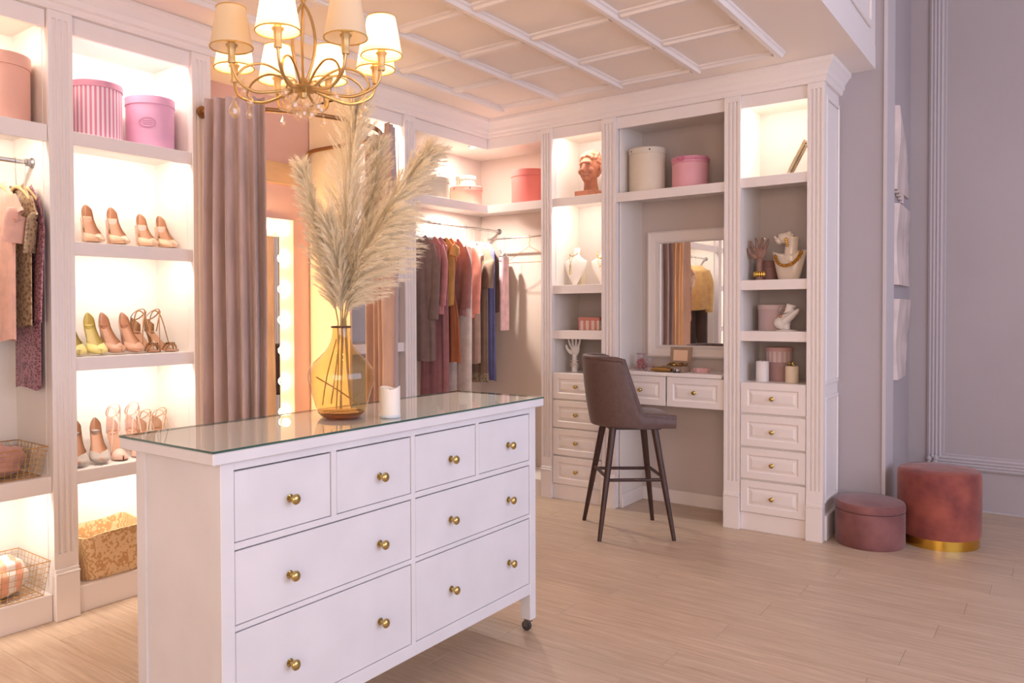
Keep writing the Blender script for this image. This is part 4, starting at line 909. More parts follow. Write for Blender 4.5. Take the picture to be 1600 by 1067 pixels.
sandal('right beige sandal behind the dresser corner', (-3.665, 2.335, z4), R(0), BEIGE, TANL, .215, .085, 'beige sandals', False, .05)
# ---------------------------------------------------------------- clothes rails
def clothes_rail(label, a, b_, ends=(True, True), rad=.0105):
    t = thing('clothes_rail', label, 'clothes rail', a); a, b_ = Vector(a), Vector(b_); dv = (b_ - a).normalized()
    MB().tube([a + dv * .006, b_ - dv * .006], rad, 12).build('tube', CHROME, t, smooth=60)
    for p, d_, on_ in ((a, dv, ends[0]), (b_, -dv, ends[1])):
        if on_: lathe_dir([(0, 0), (.024, 0), (.024, .006), (.0165, .012), (.0165, .028), (.0, .028)], p, d_, 18).build('bracket', mat('rail_bracket', (150, 146, 150), .35, .9), t, smooth=40)
    return t
clothes_rail('brass toned clothes rail in the wardrobe bay at the left edge', (-3.66, .6305, 2.06), (-3.66, 1.6595, 2.06))
clothes_rail('chrome clothes rail along the left side of the corner wardrobe', (-3.68, 4.2005, 2.045), (-3.68, 5.4705, 2.045))
clothes_rail('thin chrome clothes rail along the back of the corner wardrobe', (-3.66, 5.27, 1.965), (-3.0305, 5.27, 1.965), (False, True), .007)
# ---------------------------------------------------------------- hanging garments
WOODH = mat('pale_hanger_wood', (222, 186, 130), .5); WHITEH = mat('white_hanger', (240, 236, 232), .35); BLACKH = mat('black_hanger', (52, 44, 48), .4)
def hanger(t, zr, hw, m, drop_=.118, bar=False, rr=.0105, ox=0):
    """hook over the rail (rail axis = local y through z = zr) and sloping shoulders"""
    q = MB(); pts = [(ox + (rr + .0045) * math.sin(a), 0, zr + (rr + .0035) * math.cos(a)) for a in [R(-110 + k * 22) for k in range(13)]]
    pts = [p for p in pts] + [(ox + .004, 0, zr - .035), (0, 0, zr - drop_ + .01)]
    q.tube(bez(pts, 3), .0017, 6); q.build('hook', CHROME if m is not BLACKH else BLACKH, t, smooth=60, local=True)
    s_ = MB().tube(bez([(-hw, 0, zr - drop_ - .065), (-hw * .5, 0, zr - drop_ - .022), (0, 0, zr - drop_), (hw * .5, 0, zr - drop_ - .022), (hw, 0, zr - drop_ - .065)], 5), .0075, 8, flat=1.3)
    if bar: s_.tube([(-hw * .93, 0, zr - drop_ - .062), (hw * .93, 0, zr - drop_ - .062)], .004, 6)
    s_.build('hanger', m, t, smooth=60, local=True)
def garment(label, cat, loc, rz, zr, m, L, hw=.165, hem=.15, th=.035, thh=.06, folds=7, fa=.009, sleeve=None, sm=None, hang=WOODH, neck=.06, vneck=.05, group=None, waist=1.0, seed=1, name='garment', trim=None, slow=.02, sflat=.55):
    """hanging garment: L = length from the shoulder, sleeve = (length, radius, flare)"""
    rnd = random.Random(seed); t = thing(name, label, cat, loc, rz, group=group)
    if hang: hanger(t, zr, hw * .93, hang, ox=(-3.68 if loc[1] > 4 else -3.66) - loc[0])
    zs = zr - .118; ph = rnd.uniform(0, 6)
    def fn(u, v_):
        a = 2 * math.pi * u; 
        if v_ < .12:                                   # shoulders
            k = v_ / .12; w = neck + (hw - neck) * k ** 1.0; z = zs + .012 - .075 * k; tt = th * (.35 + .65 * k); f_ = 0
            z -= vneck * (1 - k) * (1 if math.sin(a) < -.2 else .25) * (1 - abs(math.cos(a)))
        else:
            k = (v_ - .12) / .88; w0 = hw * (1 - .12 * math.sin(math.pi * min(1, k * 1.6)) * (waist < 1) * 1) ; w = w0 + (hem - hw) * k; z = zs - .063 - (L - .063) * k
            tt = th + (thh - th) * k; f_ = fa * min(1, k * 2.2)
            if waist < 1: w *= 1 - (1 - waist) * math.exp(-((k - .35) / .16) ** 2)
        fx = f_ * math.sin(folds * a + ph + 1.5 * math.sin(v_ * 3 + ph)) + f_ * .5 * math.sin((folds * 2 + 1) * a + ph * 2)
        x = math.copysign(abs(math.cos(a)) ** .8, math.cos(a)) * w; y = math.sin(a) * (tt + fx)
        return (x + slow * .4 * math.sin(v_ * 2.5 + ph) * v_, y, z + (.006 * math.sin(3 * a + ph) if v_ > .97 else 0))
    b_ = MB(); b_.grid(fn, 72, 34, wrapu=True); body = b_.build('body', m, t, smooth=80, local=True)
    if sleeve:
        SL, sr, fl = sleeve
        for s_ in (-1, 1):
            x0 = s_ * (hw - .015); x1 = s_ * (hw + .012)
            p = bez([(x0, 0, zs - .055), (x1, .004, zs - .10 - SL * .15), (x1 + s_ * .004, -.006, zs - SL * .55), (x1 - s_ * .012, -.012, zs - SL)], 6); n = len(p)
            rs = [(.022 + (sr - .022) * min(1, i / (n * .35))) * (1 + fl * (i / n) ** 2) for i in range(n)]
            MB().tube(p, rs, 14, flat=sflat, up=(0, 1, 0)).build('sleeve', sm or m, t, smooth=70, local=True)
    if trim:
        kk, hz = trim
        MB().grid(lambda u, v_: tuple(Vector(fn(u, 1.0 - hz * (1 - v_))) * 1.0 + Vector((fn(u, 1)[0] * .02, math.copysign(.003, fn(u, 1)[1]), 0))), 72, 4, wrapu=True).build('hem_band', kk, t, smooth=80, local=True)
    return t
def trousers(label, loc, rz, zr, m, L, w=.085, th=.022, hang=WHITEH, group=None, clip=True, seed=1, rr=.0105, zfall=.13):
    t = thing('trousers', label, 'trousers', loc, rz, group=group)
    hanger(t, zr, w * 1.1, hang, rr=rr, ox=0 if rr < .01 else (-3.68 if loc[1] > 4 else -3.66) - loc[0]); zs = zr - zfall
    if clip:
        for s_ in (-1, 1): MB().box(s_ * w * .7 - .010, s_ * w * .7 + .010, -.012, .012, zs - .045, zs - .005).build('clip', CHROME, t, bevel=.002, local=True)
    for s_ in (-1, 1):
        def fn(u, v_):
            a = 2 * math.pi * u; z = zs - .02 - L * v_; ww = w * (.56 - .06 * v_); return (math.cos(a) * ww + s_ * w * (.50 + .02 * v_) , math.sin(a) * (th + .003 * math.sin(3 * a + v_ * 5)), z)
        MB().grid(fn, 28, 16, wrapu=True).build('trouser_leg', m, t, smooth=80, local=True)
    MB().grid(lambda u, v_: (math.cos(2 * math.pi * u) * w * 1.02, math.sin(2 * math.pi * u) * (th + .004), zs - .018 - .045 * v_), 32, 3, wrapu=True).build('waistband', m, t, smooth=80, local=True)
    return t
fab = lambda n, c, **k: mat(n, c, .85, var=k.get('var', .08), scale=k.get('scale', 18), sheen=.25, bump=.1, bscale=200)
GA = 'clothes on the left rail of the corner wardrobe'; RX = -3.68; RZ4 = 2.045
def onrail(fnc, label, y, rz, *a, **k): return fnc(label, *a, **k)
garment('taupe long sleeved jersey dress in front on the corner rail', 'dress', (RX, 4.385, 0), R(28), RZ4, fab('taupe_jersey', (128, 102, 92)), .90, .128, .145, .024, .034, 9, .006, (.60, .032, .35), hang=WHITEH, neck=.075, vneck=.13, group=GA, seed=1)
garment('dusty pink hooded top behind the taupe dress', 'top', (RX, 4.535, 0), R(4), RZ4, fab('dusty_pink', (198, 130, 128)), .56, .125, .125, .022, .028, 7, .004, (.50, .030, .1), hang=WHITEH, group=GA, seed=2)
garment('long mauve pink skirt dress reaching lowest on the corner rail', 'dress', (RX, 4.605, 0), R(2), RZ4, fab('mauve_pink', (164, 110, 110)), 1.30, .115, .135, .02, .03, 8, .006, None, hang=WHITEH, group=GA, seed=3)
garment('mustard short sleeved blouse on the corner rail', 'blouse', (RX + .01, 4.665, 0), R(2), RZ4, fab('mustard', (204, 152, 86)), .50, .128, .125, .018, .024, 7, .004, (.13, .030, .3), hang=BLACKH, group=GA, seed=4)
garment('rust brown flared dress on the corner rail', 'dress', (RX + .01, 4.725, 0), R(0), RZ4, fab('rust', (164, 96, 60)), .93, .112, .145, .018, .03, 8, .005, None, hang=WHITEH, group=GA, waist=.8, seed=5)
garment('mauve brown blouse with balloon sleeves on the corner rail', 'blouse', (RX + .01, 4.81, 0), R(0), RZ4, fab('mauve_brown', (160, 108, 102)), .58, .128, .125, .02, .026, 7, .004, (.52, .036, .45), hang=WHITEH, group=GA, seed=6)
trousers('cream trousers hanging between the blouses', (RX + .01, 4.875, 0), R(0), RZ4, fab('cream_cotton', (226, 210, 200)), 1.12, .13, .024, group=GA, zfall=.15)
garment('coral pink blouse with balloon sleeves on the corner rail', 'blouse', (RX + .01, 4.935, 0), R(0), RZ4, fab('coral_blouse', (232, 150, 130)), .60, .128, .125, .02, .026, 7, .004, (.56, .036, .35), hang=WHITEH, group=GA, seed=7)
garment('beige tunic beside the lace trimmed dress', 'top', (RX + .01, 5.005, 0), R(0), RZ4, fab('beige_tunic', (178, 146, 130)), .95, .115, .13, .018, .026, 7, .004, (.20, .03, .2), hang=WHITEH, group=GA, seed=8)
garment('olive taupe lace trimmed dress with wide sleeves at the rail end', 'dress', (RX + .02, 5.10, 0), R(-8), RZ4, fab('olive_taupe', (132, 106, 88)), 1.10, .130, .140, .024, .034, 8, .006, (.36, .05, .45), hang=WOODH, group=GA, trim=(cells('lace_trim', (96, 80, 62), (168, 146, 120), 90, .8), .06), seed=9)
garment('violet blue long dress behind the lace trimmed one', 'dress', (RX + .02, 5.205, 0), R(-4), RZ4, fab('violet_blue', (104, 104, 150)), 1.10, .12, .135, .022, .034, 7, .006, None, hang=WHITEH, group=GA, seed=10)
garment('grey brown cardigan at the end of the corner rail', 'top', (RX + .0, 5.30, 0), R(0), RZ4, fab('grey_brown', (150, 128, 118)), .55, .12, .12, .018, .026, 6, .004, (.3, .03, .2), hang=WOODH, group=GA, seed=13)
trousers('pale pink trousers clipped on the back rail', (-3.498, 5.27, 0), R(90), 1.965, fab('pale_pink', (240, 200, 204)), .58, .055, .018, rr=.007, zfall=.135)
gh = thing('wire_hanger', 'empty gold wire hanger on the back rail', 'hanger', (-3.262, 5.27, 1.965), 0)
gq = MB().tube(bez([(0, .0115 * math.sin(a), .0105 * math.cos(a)) for a in [R(-120 + 24 * k) for k in range(12)]] + [(.0, .004, -.03), (-.004, 0, -.055), (.006, 0, -.07)], 2), .0022, 6)
gq.tube([(0, 0, -.075), (-.20, 0, -.185), (-.205, 0, -.195), (-.198, 0, -.20), (.198, 0, -.20), (.205, 0, -.195), (.20, 0, -.185)], .0022, 6, True); gq.build('wire', GOLD, gh, smooth=60, local=True)
bh = thing('wire_hanger', 'small black hook hanger beside the gold one', 'hanger', (-3.125, 5.27, 1.965), R(90))
gq = MB().tube(bez([(.0115 * math.sin(a), 0, .0105 * math.cos(a)) for a in [R(-120 + 24 * k) for k in range(12)]] + [(.0, 0, -.04), (.0, 0, -.10)], 2), .002, 6); gq.tube(bez([(-.05, 0, -.21), (-.03, 0, -.16), (0, 0, -.13), (0, 0, -.10)], 4), .002, 6); gq.tube(bez([(.05, 0, -.21), (.03, 0, -.16), (0, 0, -.13), (0, 0, -.10)], 4), .002, 6)
gq.tube([(-.05, 0, -.21), (.05, 0, -.21)], .002, 6); gq.build('wire', BLACKH, bh, smooth=60, local=True)
GL = 'clothes in the wardrobe bay at the left edge'
SEQ = cells('purple_sequin', (104, 62, 78), (178, 128, 136), 70, .35, .25, stretch=(1, 1, 1.6)); OLV = cells('olive_sequin', (132, 106, 82), (188, 162, 128), 60, .4, .2)
LX = -3.66; LZ = 2.06
garment('peach pink short sleeved blouse in front at the left edge', 'blouse', (LX + .012, 1.497, 0), R(10), LZ, fab('peach_silk', (240, 190, 172)), .68, .130, .132, .016, .020, 7, .003, (.26, .045, .25), hang=WOODH, group=GL, seed=11, sflat=.26)
garment('olive sequinned short sleeved top at the left edge', 'top', (LX + .01, 1.583, 0), R(3), LZ, OLV, .62, .128, .128, .010, .014, 7, .002, (.30, .036, .2), hang=WOODH, group=GL, seed=12, sflat=.26)
garment('purple sequinned dress with elbow sleeves at the left edge', 'dress', (LX + .005, 1.625, 0), R(0), LZ, SEQ, .90, .122, .122, .010, .013, 7, .002, (.60, .033, .35), hang=WOODH, group=GL, seed=14, sflat=.22)
garment('beige jacket on the left rail, seen in the vanity mirror', 'jacket', (LX + .05, 1.14, 0), R(-8), LZ, fab('camel_wool', (214, 178, 118)), .55, .160, .155, .045, .05, 6, .006, (.58, .042, .1), hang=WOODH, group=GL, seed=15)
trousers('dark brown trousers under the beige jacket, seen in the mirror', (LX + .02, 1.03, 0), R(-12), LZ, fab('dark_brown', (78, 60, 52)), 1.10, .13, .03, group=GL, zfall=.15)
# ---------------------------------------------------------------- wire baskets with folded cloth, fabric basket
def wire_basket(label, loc, lx, ly, h, flare, m, tagplate=False):
    t = thing('wire_basket', label, 'basket', loc, group='wire baskets'); nx, ny, nz = 9, 14, 6
    def P(sx_, sy_, k): f_ = 1 + flare * k; return Vector((sx_ * lx / 2 * f_, sy_ * ly / 2 * f_, .003 + h * k))
    q = MB(); r_ = .0011
    for k in range(nz + 1):
        kk = k / nz; q.tube([P(-1, -1, kk), P(1, -1, kk), P(1, 1, kk), P(-1, 1, kk)], r_ if 0 < k < nz else .0022, 5, True)
    for i in range(ny + 1):
        s_ = -1 + 2 * i / ny
        for sx_ in (-1, 1): q.tube([P(sx_, s_, 0), P(sx_, s_, 1)], r_, 5)
        q.tube([P(-1, s_, 0), P(1, s_, 0)], r_, 5)
    for i in range(nx + 1):
        s_ = -1 + 2 * i / nx
        for sy_ in (-1, 1): q.tube([P(s_, sy_, 0), P(s_, sy_, 1)], r_, 5)
        q.tube([P(s_, -1, 0), P(s_, 1, 0)], r_, 5)
    o = q.build('wire_mesh', m, t, local=True); o['kind'] = 'stuff'
    if tagplate: MB().box(lx / 2 + .008, lx / 2 + .011, -.045 - .05, .045 - .05, h * .30, h * .30 + .042).build('label_holder', BRASS, t, bevel=.002, local=True)
    return t
GW = mat('gold_wire', (206, 164, 100), .35, .8)
wire_basket('gold wire basket of pink cloth on the raised left shelf', (-3.685, 1.447, .6522), .27, .36, .13, .14, GW)
wire_basket('gold wire basket with label plate on the cabinet floor', (-3.68, 1.447, .1212), .28, .36, .15, .14, GW, True)
def cloth(label, loc, m, rx, ry, rz_, seed):
    rnd = random.Random(seed); a1, a2, a3 = [rnd.uniform(0, 6) for _ in range(3)]
    t = thing('folded_cloth', label, 'cloth', loc)
    q = MB()
    def fn(u, v_):
        th_ = 2 * math.pi * u; ph = math.pi * (v_ * .996 + .002); k = 1 + .05 * math.sin(5 * th_ + a1 + 3 * ph) + .04 * math.sin(9 * ph + a2 + th_ * 2) + .02 * math.sin(14 * th_ + a3)
        cp = -math.cos(ph); return (math.cos(th_) * math.sin(ph) ** .6 * rx * k, math.sin(th_) * math.sin(ph) ** .6 * ry * k, rz_ * (1 + math.copysign(abs(cp) ** .8, cp) * (k if cp > 0 else 1)))
    q.grid(fn, 56, 28, wrapu=True); q.build('cloth', m, t, smooth=80, local=True); return t
cloth('pink quilted cloth folded in the upper wire basket', (-3.680, 1.455, .6588), fab('pink_quilt', (212, 160, 146)), .108, .152, .068, 3)
cloth('peach striped cloth bundled in the lower wire basket', (-3.675, 1.455, .1278), stripes('peach_cloth_stripe', (248, 236, 228), (240, 176, 148), width=.075, axis='Y', duty=.1), .112, .15, .085, 5)
fbk = thing('fabric_basket', 'gold leaf patterned fabric basket at the foot of the shoe cabinet', 'basket', (-3.685, 1.995, .1212))
LEAF = cells('gold_leaf_print', (196, 150, 100), (226, 194, 150), 9, .55, 0, 'WAVE', (3, 3, 3), .15)
def fb(shr, z0):
    def fn(u, v_):
        a = 2 * math.pi * u; k = .90 + .12 * v_ + .015 * math.sin(4 * a + v_ * 6) * v_; x, y = sq(a, .150 * k * shr, .185 * k * shr, .42); return (x, y, z0 + (.215 - z0) * v_ + .010 * math.sin(3 * a + 1) * v_ * v_)
    return fn
m = MB(); nu = 64; m.grid(fb(1, .002), nu, 14, wrapu=True); k0 = len(m.v); m.grid(fb(.955, .012), nu, 14, wrapu=True)
for i in range(nu): j = (i + 1) % nu; m.f.append((i * 14 + 13, j * 14 + 13, k0 + j * 14 + 13, k0 + i * 14 + 13))
m.f.append(tuple(i * 14 for i in range(nu))); m.f.append(tuple(k0 + i * 14 for i in range(nu)))
m.build('basket_body', LEAF, fbk, smooth=70, local=True)
cloth('crumpled cream cloth inside the gold leaf basket', (-3.69, 1.985, .140), mat('cream_gold_cloth', (226, 190, 140), .6, var=.2, scale=10), .085, .115, .065, 8)
# ---------------------------------------------------------------- terracotta head
TERRA = mat('terracotta', (204, 136, 108), .7, var=.12, scale=22, bump=.2, bscale=120)
hd = thing('terracotta_head', 'terracotta classical head on a square plinth in the lit display', 'sculpture', (-2.70, 5.20, 2.2072), R(-94))
hd.scale = (1.1, 1.1, 1.1)
MB().box(-.075, .075, -.075, .075, 0, .04).build('plinth', TERRA, hd, bevel=.003, local=True)
q = MB(); q.tube([(-.012, 0, .03), (-.006, 0, .09), (.0, 0, .13)], [.052, .044, .046], 18)
q.ball((-.012, 0, .205), .082, 24, 16, (1.08, .86, 1.05)); q.ball((.024, 0, .165), .060, 20, 14, (.92, .92, 1.12)); q.ball((.048, 0, .118), .027, 14, 10, (1, 1.1, .8))
q.tube([(.076, 0, .208), (.096, 0, .168), (.082, 0, .160)], [.009, .0145, .010], 10)
q.ball((.060, .0, .222), .034, 14, 8, (.6, 1.3, .5))
for s_ in (-1, 1):
    q.ball((.066, s_ * .027, .213), .014, 10, 6, (.6, 1.4, .4)); q.ball((.055, s_ * .036, .168), .026, 12, 8, (.7, .8, .9)); q.ball((-.005, s_ * .077, .185), .022, 10, 8, (.7, .35, 1.1))
    q.ball((.0625, s_ * .026, .199), .0095, 10, 8)
q.ball((.079, 0, .142), .016, 12, 6, (.6, 1.3, .32)); q.ball((.077, 0, .133), .015, 12, 6, (.6, 1.15, .36))
rr = random.Random(2)
for k in range(120):
    a = rr.uniform(-math.pi, math.pi); e_ = rr.uniform(.05, 1.4); p = Vector((-.018 + .088 * math.cos(a) * math.cos(e_), .074 * math.sin(a) * math.cos(e_), .212 + .088 * math.sin(e_)))
    if math.cos(a) > .55 and e_ < .42: continue
    q.ball(p, rr.uniform(.010, .017), 8, 6)
remeshed(q, 'head', TERRA, hd, .0036, 2)
# ---------------------------------------------------------------- busts and hands
def bust(label, loc, rz, m, s=1.0, name='necklace_bust'):
    t = thing(name, label, 'bust', loc, rz, group='necklace display busts')
    def fn(u, v_):   # flat backed necklace stand: v up
        a = 2 * math.pi * u; z = v_ * .33
        w = .016 + .102 * math.sin(min(1, v_ / .64) * math.pi / 2) ** 1.15 if v_ < .64 else .118 - .088 * math.sin(min(1, (v_ - .64) / .20) * math.pi / 2) if v_ < .84 else .030
        dpt = .014 + .014 * math.sin(math.pi * min(1, v_ * 1.1)) if v_ < .84 else .022
        return (math.cos(a) * w * s, math.sin(a) * dpt * s + (.015 - .05 * (v_ ** 2)) * s * -1 + .0, z * s)
    q = MB(); q.grid(fn, 40, 40, wrapu=True); n = len(q.v); q.f.append(tuple(i * 40 for i in range(40))); q.f.append(tuple(i * 40 + 39 for i in range(40)))
    q.build('form', m, t, smooth=70, local=True)
    st_ = MB().prism([(-.045 * s, .028 * s), (.045 * s, .028 * s), (.050 * s, .085 * s), (-.050 * s, .085 * s)], 0, .15 * s); st_.build('stand', mat('cream_stand', (236, 222, 196), .6), t, bevel=.003, local=True); return t
PLAST = mat('white_plaster', (240, 232, 226), .5)
def chain(pts, r_, m, t, name='necklace', bead=False):
    P = bez(pts, 8); q = MB()
    if bead:
        for i, p in enumerate(P): q.ball(p, r_, 8, 6)
    else: q.tube(P, r_, 6)
    return q.build(name, m, t, smooth=60, local=True)
b1 = bust('white necklace bust with a gold tassel necklace', (-2.838, 5.235, 1.5702), R(-4), PLAST)
b1.scale = (.8, .8, .85)
chain([(-.040, -.030, .285), (-.036, -.046, .268), (0, -.060, .255), (.036, -.046, .268), (.040, -.030, .285)], .004, BRASS, b1)
chain([(-.034, -.050, .268), (-.022, -.068, .22), (-.010, -.072, .185), (.0, -.068, .225), (.02, -.062, .26)], .0022, BRASS, b1)
MB().lathe([(0, 0), (.006, -.002), (.009, -.014), (.007, -.02), (.010, -.09), (0, -.09)], (-.010, -.078, .185), 14).build('tassel', BRASS, b1, smooth=50, local=True)
b2 = bust('white necklace bust with layered gold chains by the pilaster', (-2.641, 5.29, 1.5702), R(4), PLAST)
b2.scale = (.8, .8, .85)
chain([(-.05, -.03, .285), (-.03, -.06, .245), (0, -.072, .228), (.03, -.06, .245), (.05, -.03, .285)], .0058, GOLD, b2, bead=True)
chain([(-.045, -.03, .275), (-.022, -.066, .20), (0, -.072, .165), (.022, -.066, .20), (.045, -.03, .275)], .0016, GOLD, b2); MB().ball((0, -.076, .158), .008, 10, 8).build('pendant', GOLD, b2, smooth=60, local=True)
def hand(label, loc, rz, m, H=.25, mir=1, tilt=0, spread=1.0):
    t = thing('display_hand', label, 'mannequin hand', loc, rz, group='jewellery display hands'); k = H / .27; q = MB(); V3 = lambda x, y, z: Vector((x * mir, y, z)) * k
    q.tube([V3(0, 0, 0), V3(0, 0, .06), V3(0, 0, .11), V3(.002, 0, .135)], [.027 * k, .022 * k, .020 * k, .024 * k], 14, flat=.85)
    q.tube([V3(0, 0, .125), V3(.002, 0, .15), V3(.004, 0, .178), V3(.006, 0, .192)], [.024 * k, .036 * k, .038 * k, .030 * k], 14, flat=.42, up=(0, 1, 0))
    for x0, x1, x2, ln, c_ in ((-.026, -.040, -.046, .062, .010), (-.009, -.014, -.016, .078, .014), (.010, .014, .020, .080, .014), (.028, .040, .054, .066, .012)):
        x1 = x0 + (x1 - x0) * spread; x2 = x0 + (x2 - x0) * spread
        q.tube(bez([V3(x0, 0, .178), V3(x1, -.004, .178 + ln * .5), V3((x1 + x2) / 2, -c_ * .6, .178 + ln * .78), V3(x2, -c_ * 1.6, .178 + ln)], 4), [.0095 * k] * 5 + [.0085 * k] * 4 + [.007 * k] * 3 + [.005 * k], 8)
    q.tube(bez([V3(-.020, 0, .135), V3(-.044, -.010, .155), V3(-.056, -.016, .178), V3(-.058, -.022, .200)], 4), [.014 * k] * 4 + [.011 * k] * 4 + [.009 * k] * 4 + [.006 * k], 8)
    remeshed(q, 'hand', m, t, .0026, 2); return t
h1 = hand('white mannequin hand with bracelets behind the stool back', (-2.842, 5.225, .9302), R(0), PLAST, .27, 1)
for z, r_ in ((.040, .030), (.052, .0295), (.062, .029), (.082, .028)): MB().tube([(r_ * math.cos(a * R(15)), r_ * .9 * math.sin(a * R(15)), z) for a in range(24)], .0035, 6, True).build('bracelet', mat('pearl', (236, 220, 206), .25), h1, smooth=60, local=True)
h2 = hand('wooden display hand wearing a wide gold cuff', (-1.512, 5.20, 1.5682), R(0), mat('brown_wood_hand', (150, 112, 96), .5, var=.12, scale=20, stretch=(3, 3, 1)), .285, 1, spread=1.15)
m = MB(); n = 14
for k in range(n):
    a = 2 * math.pi * k / n; m.ball((.031 * math.cos(a), .028 * math.sin(a), .040), .010, 8, 6, (.75, .75, 2.0))
m.build('gold_cuff', GOLD, h2, smooth=60, local=True); MB().ball((.040, -.03, .262), .006, 8, 6).build('ring', mat('pearl', (236, 220, 206), .25), h2, smooth=60, local=True)
# ceramic half-face bust
CER = mat('glazed_ceramic', (232, 218, 202), .22, coat=.3)
cb = thing('ceramic_bust', 'cream ceramic half face bust with gold earring and chunky chain', 'bust', (-1.345, 5.235, 1.5682), R(-6))
q = MB()
def torso(u, v_):
    a = 2 * math.pi * u; z = .002 + v_ * .165; w = .062 + .040 * v_ ** .9; 
    wl = w if math.cos(a) < 0 else w * (1 + .10 * v_); zt = z + (.020 * v_ * v_ * abs(math.cos(a)) ** 2 - .022 * v_ * v_ * (1 - abs(math.cos(a))))
    return (math.cos(a) * wl, math.sin(a) * (.036 + .008 * math.sin(math.pi * v_)), zt)
q.grid(torso, 40, 16, wrapu=True); q.f.append(tuple(i * 16 for i in range(40))); q.f.append(tuple(i * 16 + 15 for i in range(40)))
q.tube(bez([(.012, 0, .12), (.014, -.004, .175), (.022, -.004, .225), (.020, 0, .262)], 5), [.046] * 4 + [.038] * 5 + [.036] * 4 + [.040] * 3, 18)
q.tube(bez([(.024, 0, .262), (-.012, -.008, .266), (-.052, -.014, .246), (-.064, -.016, .228)], 5), [.030] * 4 + [.034] * 5 + [.024] * 4 + [.013] * 3, 16)
q.ball((-.066, -.016, .258), .016, 10, 8, (1.0, .9, .6)); q.ball((-.078, -.016, .274), .009, 8, 6); q.ball((.012, -.028, .287), .016, 10, 8); q.ball((-.03, -.012, .282), .026, 12, 8, (1.3, .9, .5))
remeshed(q, 'ceramic_form', CER, cb, .0032, 3)
m = MB(); P = bez([(-.066, -.044, .150), (-.050, -.052, .112), (-.010, -.060, .088), (.040, -.060, .098), (.074, -.054, .130), (.090, -.046, .168)], 5)
for i, p in enumerate(P): 
    m.tube([p + Vector((.0085 * math.cos(a), (.003 if i % 2 else -.003) - .003 * math.sin(a), .0085 * math.sin(a))) for a in [k * math.pi / 5 for k in range(10)]], .0028, 6, True)
m.build('chunky_chain', GOLD, cb, smooth=60, local=True)
m = MB()
for k, (x, z) in enumerate(((.000, .252), (.002, .238), (.005, .224), (.009, .212))): m.ball((x, -.048, z), .0095 - k * .0006, 10, 8, (1, .6, 1.1))
m.build('gold_earring', GOLD, cb, smooth=60, local=True)
# tilted necklace bust
tb = thing('necklace_bust', 'small white bust tilted back with a silver gold necklace', 'bust', (-1.345, 5.19, 1.2502), R(-30), group='necklace display busts')
MB().lathe([(0, 0), (.058, 0), (.060, .005), (.02, .012), (0, .012)], n=28, sx=1.1).build('foot', PLAST, tb, smooth=50, local=True)
q = MB(); q.tube(bez([(-.050, 0, .035), (-.015, -.008, .062), (.02, -.006, .110), (.038, 0, .165)], 5), [.030, .044, .052, .054, .052, .048, .042, .036, .032, .030, .029, .029, .029, .029, .030, .031], 18, flat=.8)
q.tube(bez([(-.05, -.02, .03), (.02, -.01, .075), (.085, .01, .135)], 6), [.02, .026, .030, .034, .036, .036, .034, .032, .030, .026, .022, .016, .010], 14, flat=.6); q.tube([(0, 0, .008), (0, 0, .05)], .02, 12)
remeshed(q, 'form', PLAST, tb, .0034, 3)
chain([(-.002, -.040, .150), (.0, -.056, .118), (.028, -.058, .105), (.062, -.040, .122), (.072, -.02, .150)], .0030, CHROME, tb); MB().ball((.010, -.062, .092), .010, 10, 8).build('pendant', mat('rose_gold', (210, 140, 100), .2, 1), tb, smooth=60, local=True)
# candles on the right cabinet
def pillar(label, x, y, z, r_, h, c_, topper=False):
    t = thing('pillar_candle', label, 'candle', (x, y, z), group='candles in the right cabinet')
    MB().lathe([(0, 0), (r_, 0), (r_ + .0005, .004), (r_, h - .004), (r_ - .003, h), (r_ - .006, h - .006), (0, h - .008)], n=32).build('wax', mat(label.split()[0] + '_wax', c_, .5, sss=.2), t, smooth=50, local=True)
    if topper:
        q = MB(); rr = random.Random(1)
        for k in range(7): q.ball((rr.uniform(-.02, .02), rr.uniform(-.02, .02), h + .004 + rr.uniform(0, .018)), .009, 8, 6)
        q.build('gold_topper', BRASS, t, smooth=60, local=True)
    else: MB().tube([(0, 0, h - .008), (.001, 0, h + .006)], .001, 5).build('wick', MATS['wick'], t, local=True)
pillar('white plain pillar candle on the right cabinet', -1.487, 5.185, .9302, .038, .128, (238, 230, 226))
pillar('cream pillar candle with gold topper on the right cabinet', -1.312, 5.185, .9302, .038, .104, (232, 216, 190), True)
# leaning frame in the top of the right cabinet
lf = thing('picture_frame', 'pale wooden picture frame leaning in the lit top shelf', 'frame', (-1.335, 5.215, 2.2122), R(14))
lf.rotation_euler = (0, R(26), R(10))
m = MB()
for a in ((-.016, 0, -.09, .09, .0, .022), (-.016, 0, -.09, .09, .198, .22), (-.016, 0, -.09, -.068, .022, .198), (-.016, 0, .068, .09, .022, .198)): m.box(*a)
m.build('frame', mat('washed_wood', (208, 184, 150), .6, var=.12, scale=12), lf, bevel=.002, local=True); MB().box(-.012, -.006, -.068, .068, .022, .198).build('picture', mat('blank_card', (228, 216, 200), .7), lf, local=True)
MB().box(.0005, .006, -.02, .02, .02, .20).build('stand_strut', MATS['washed_wood'], lf, local=True)
for y_ in (-.06, .06): MB().ball((.002, y_, .205), .005, 8, 6).build('pin', MATS['dark_eyelet'], lf, local=True)
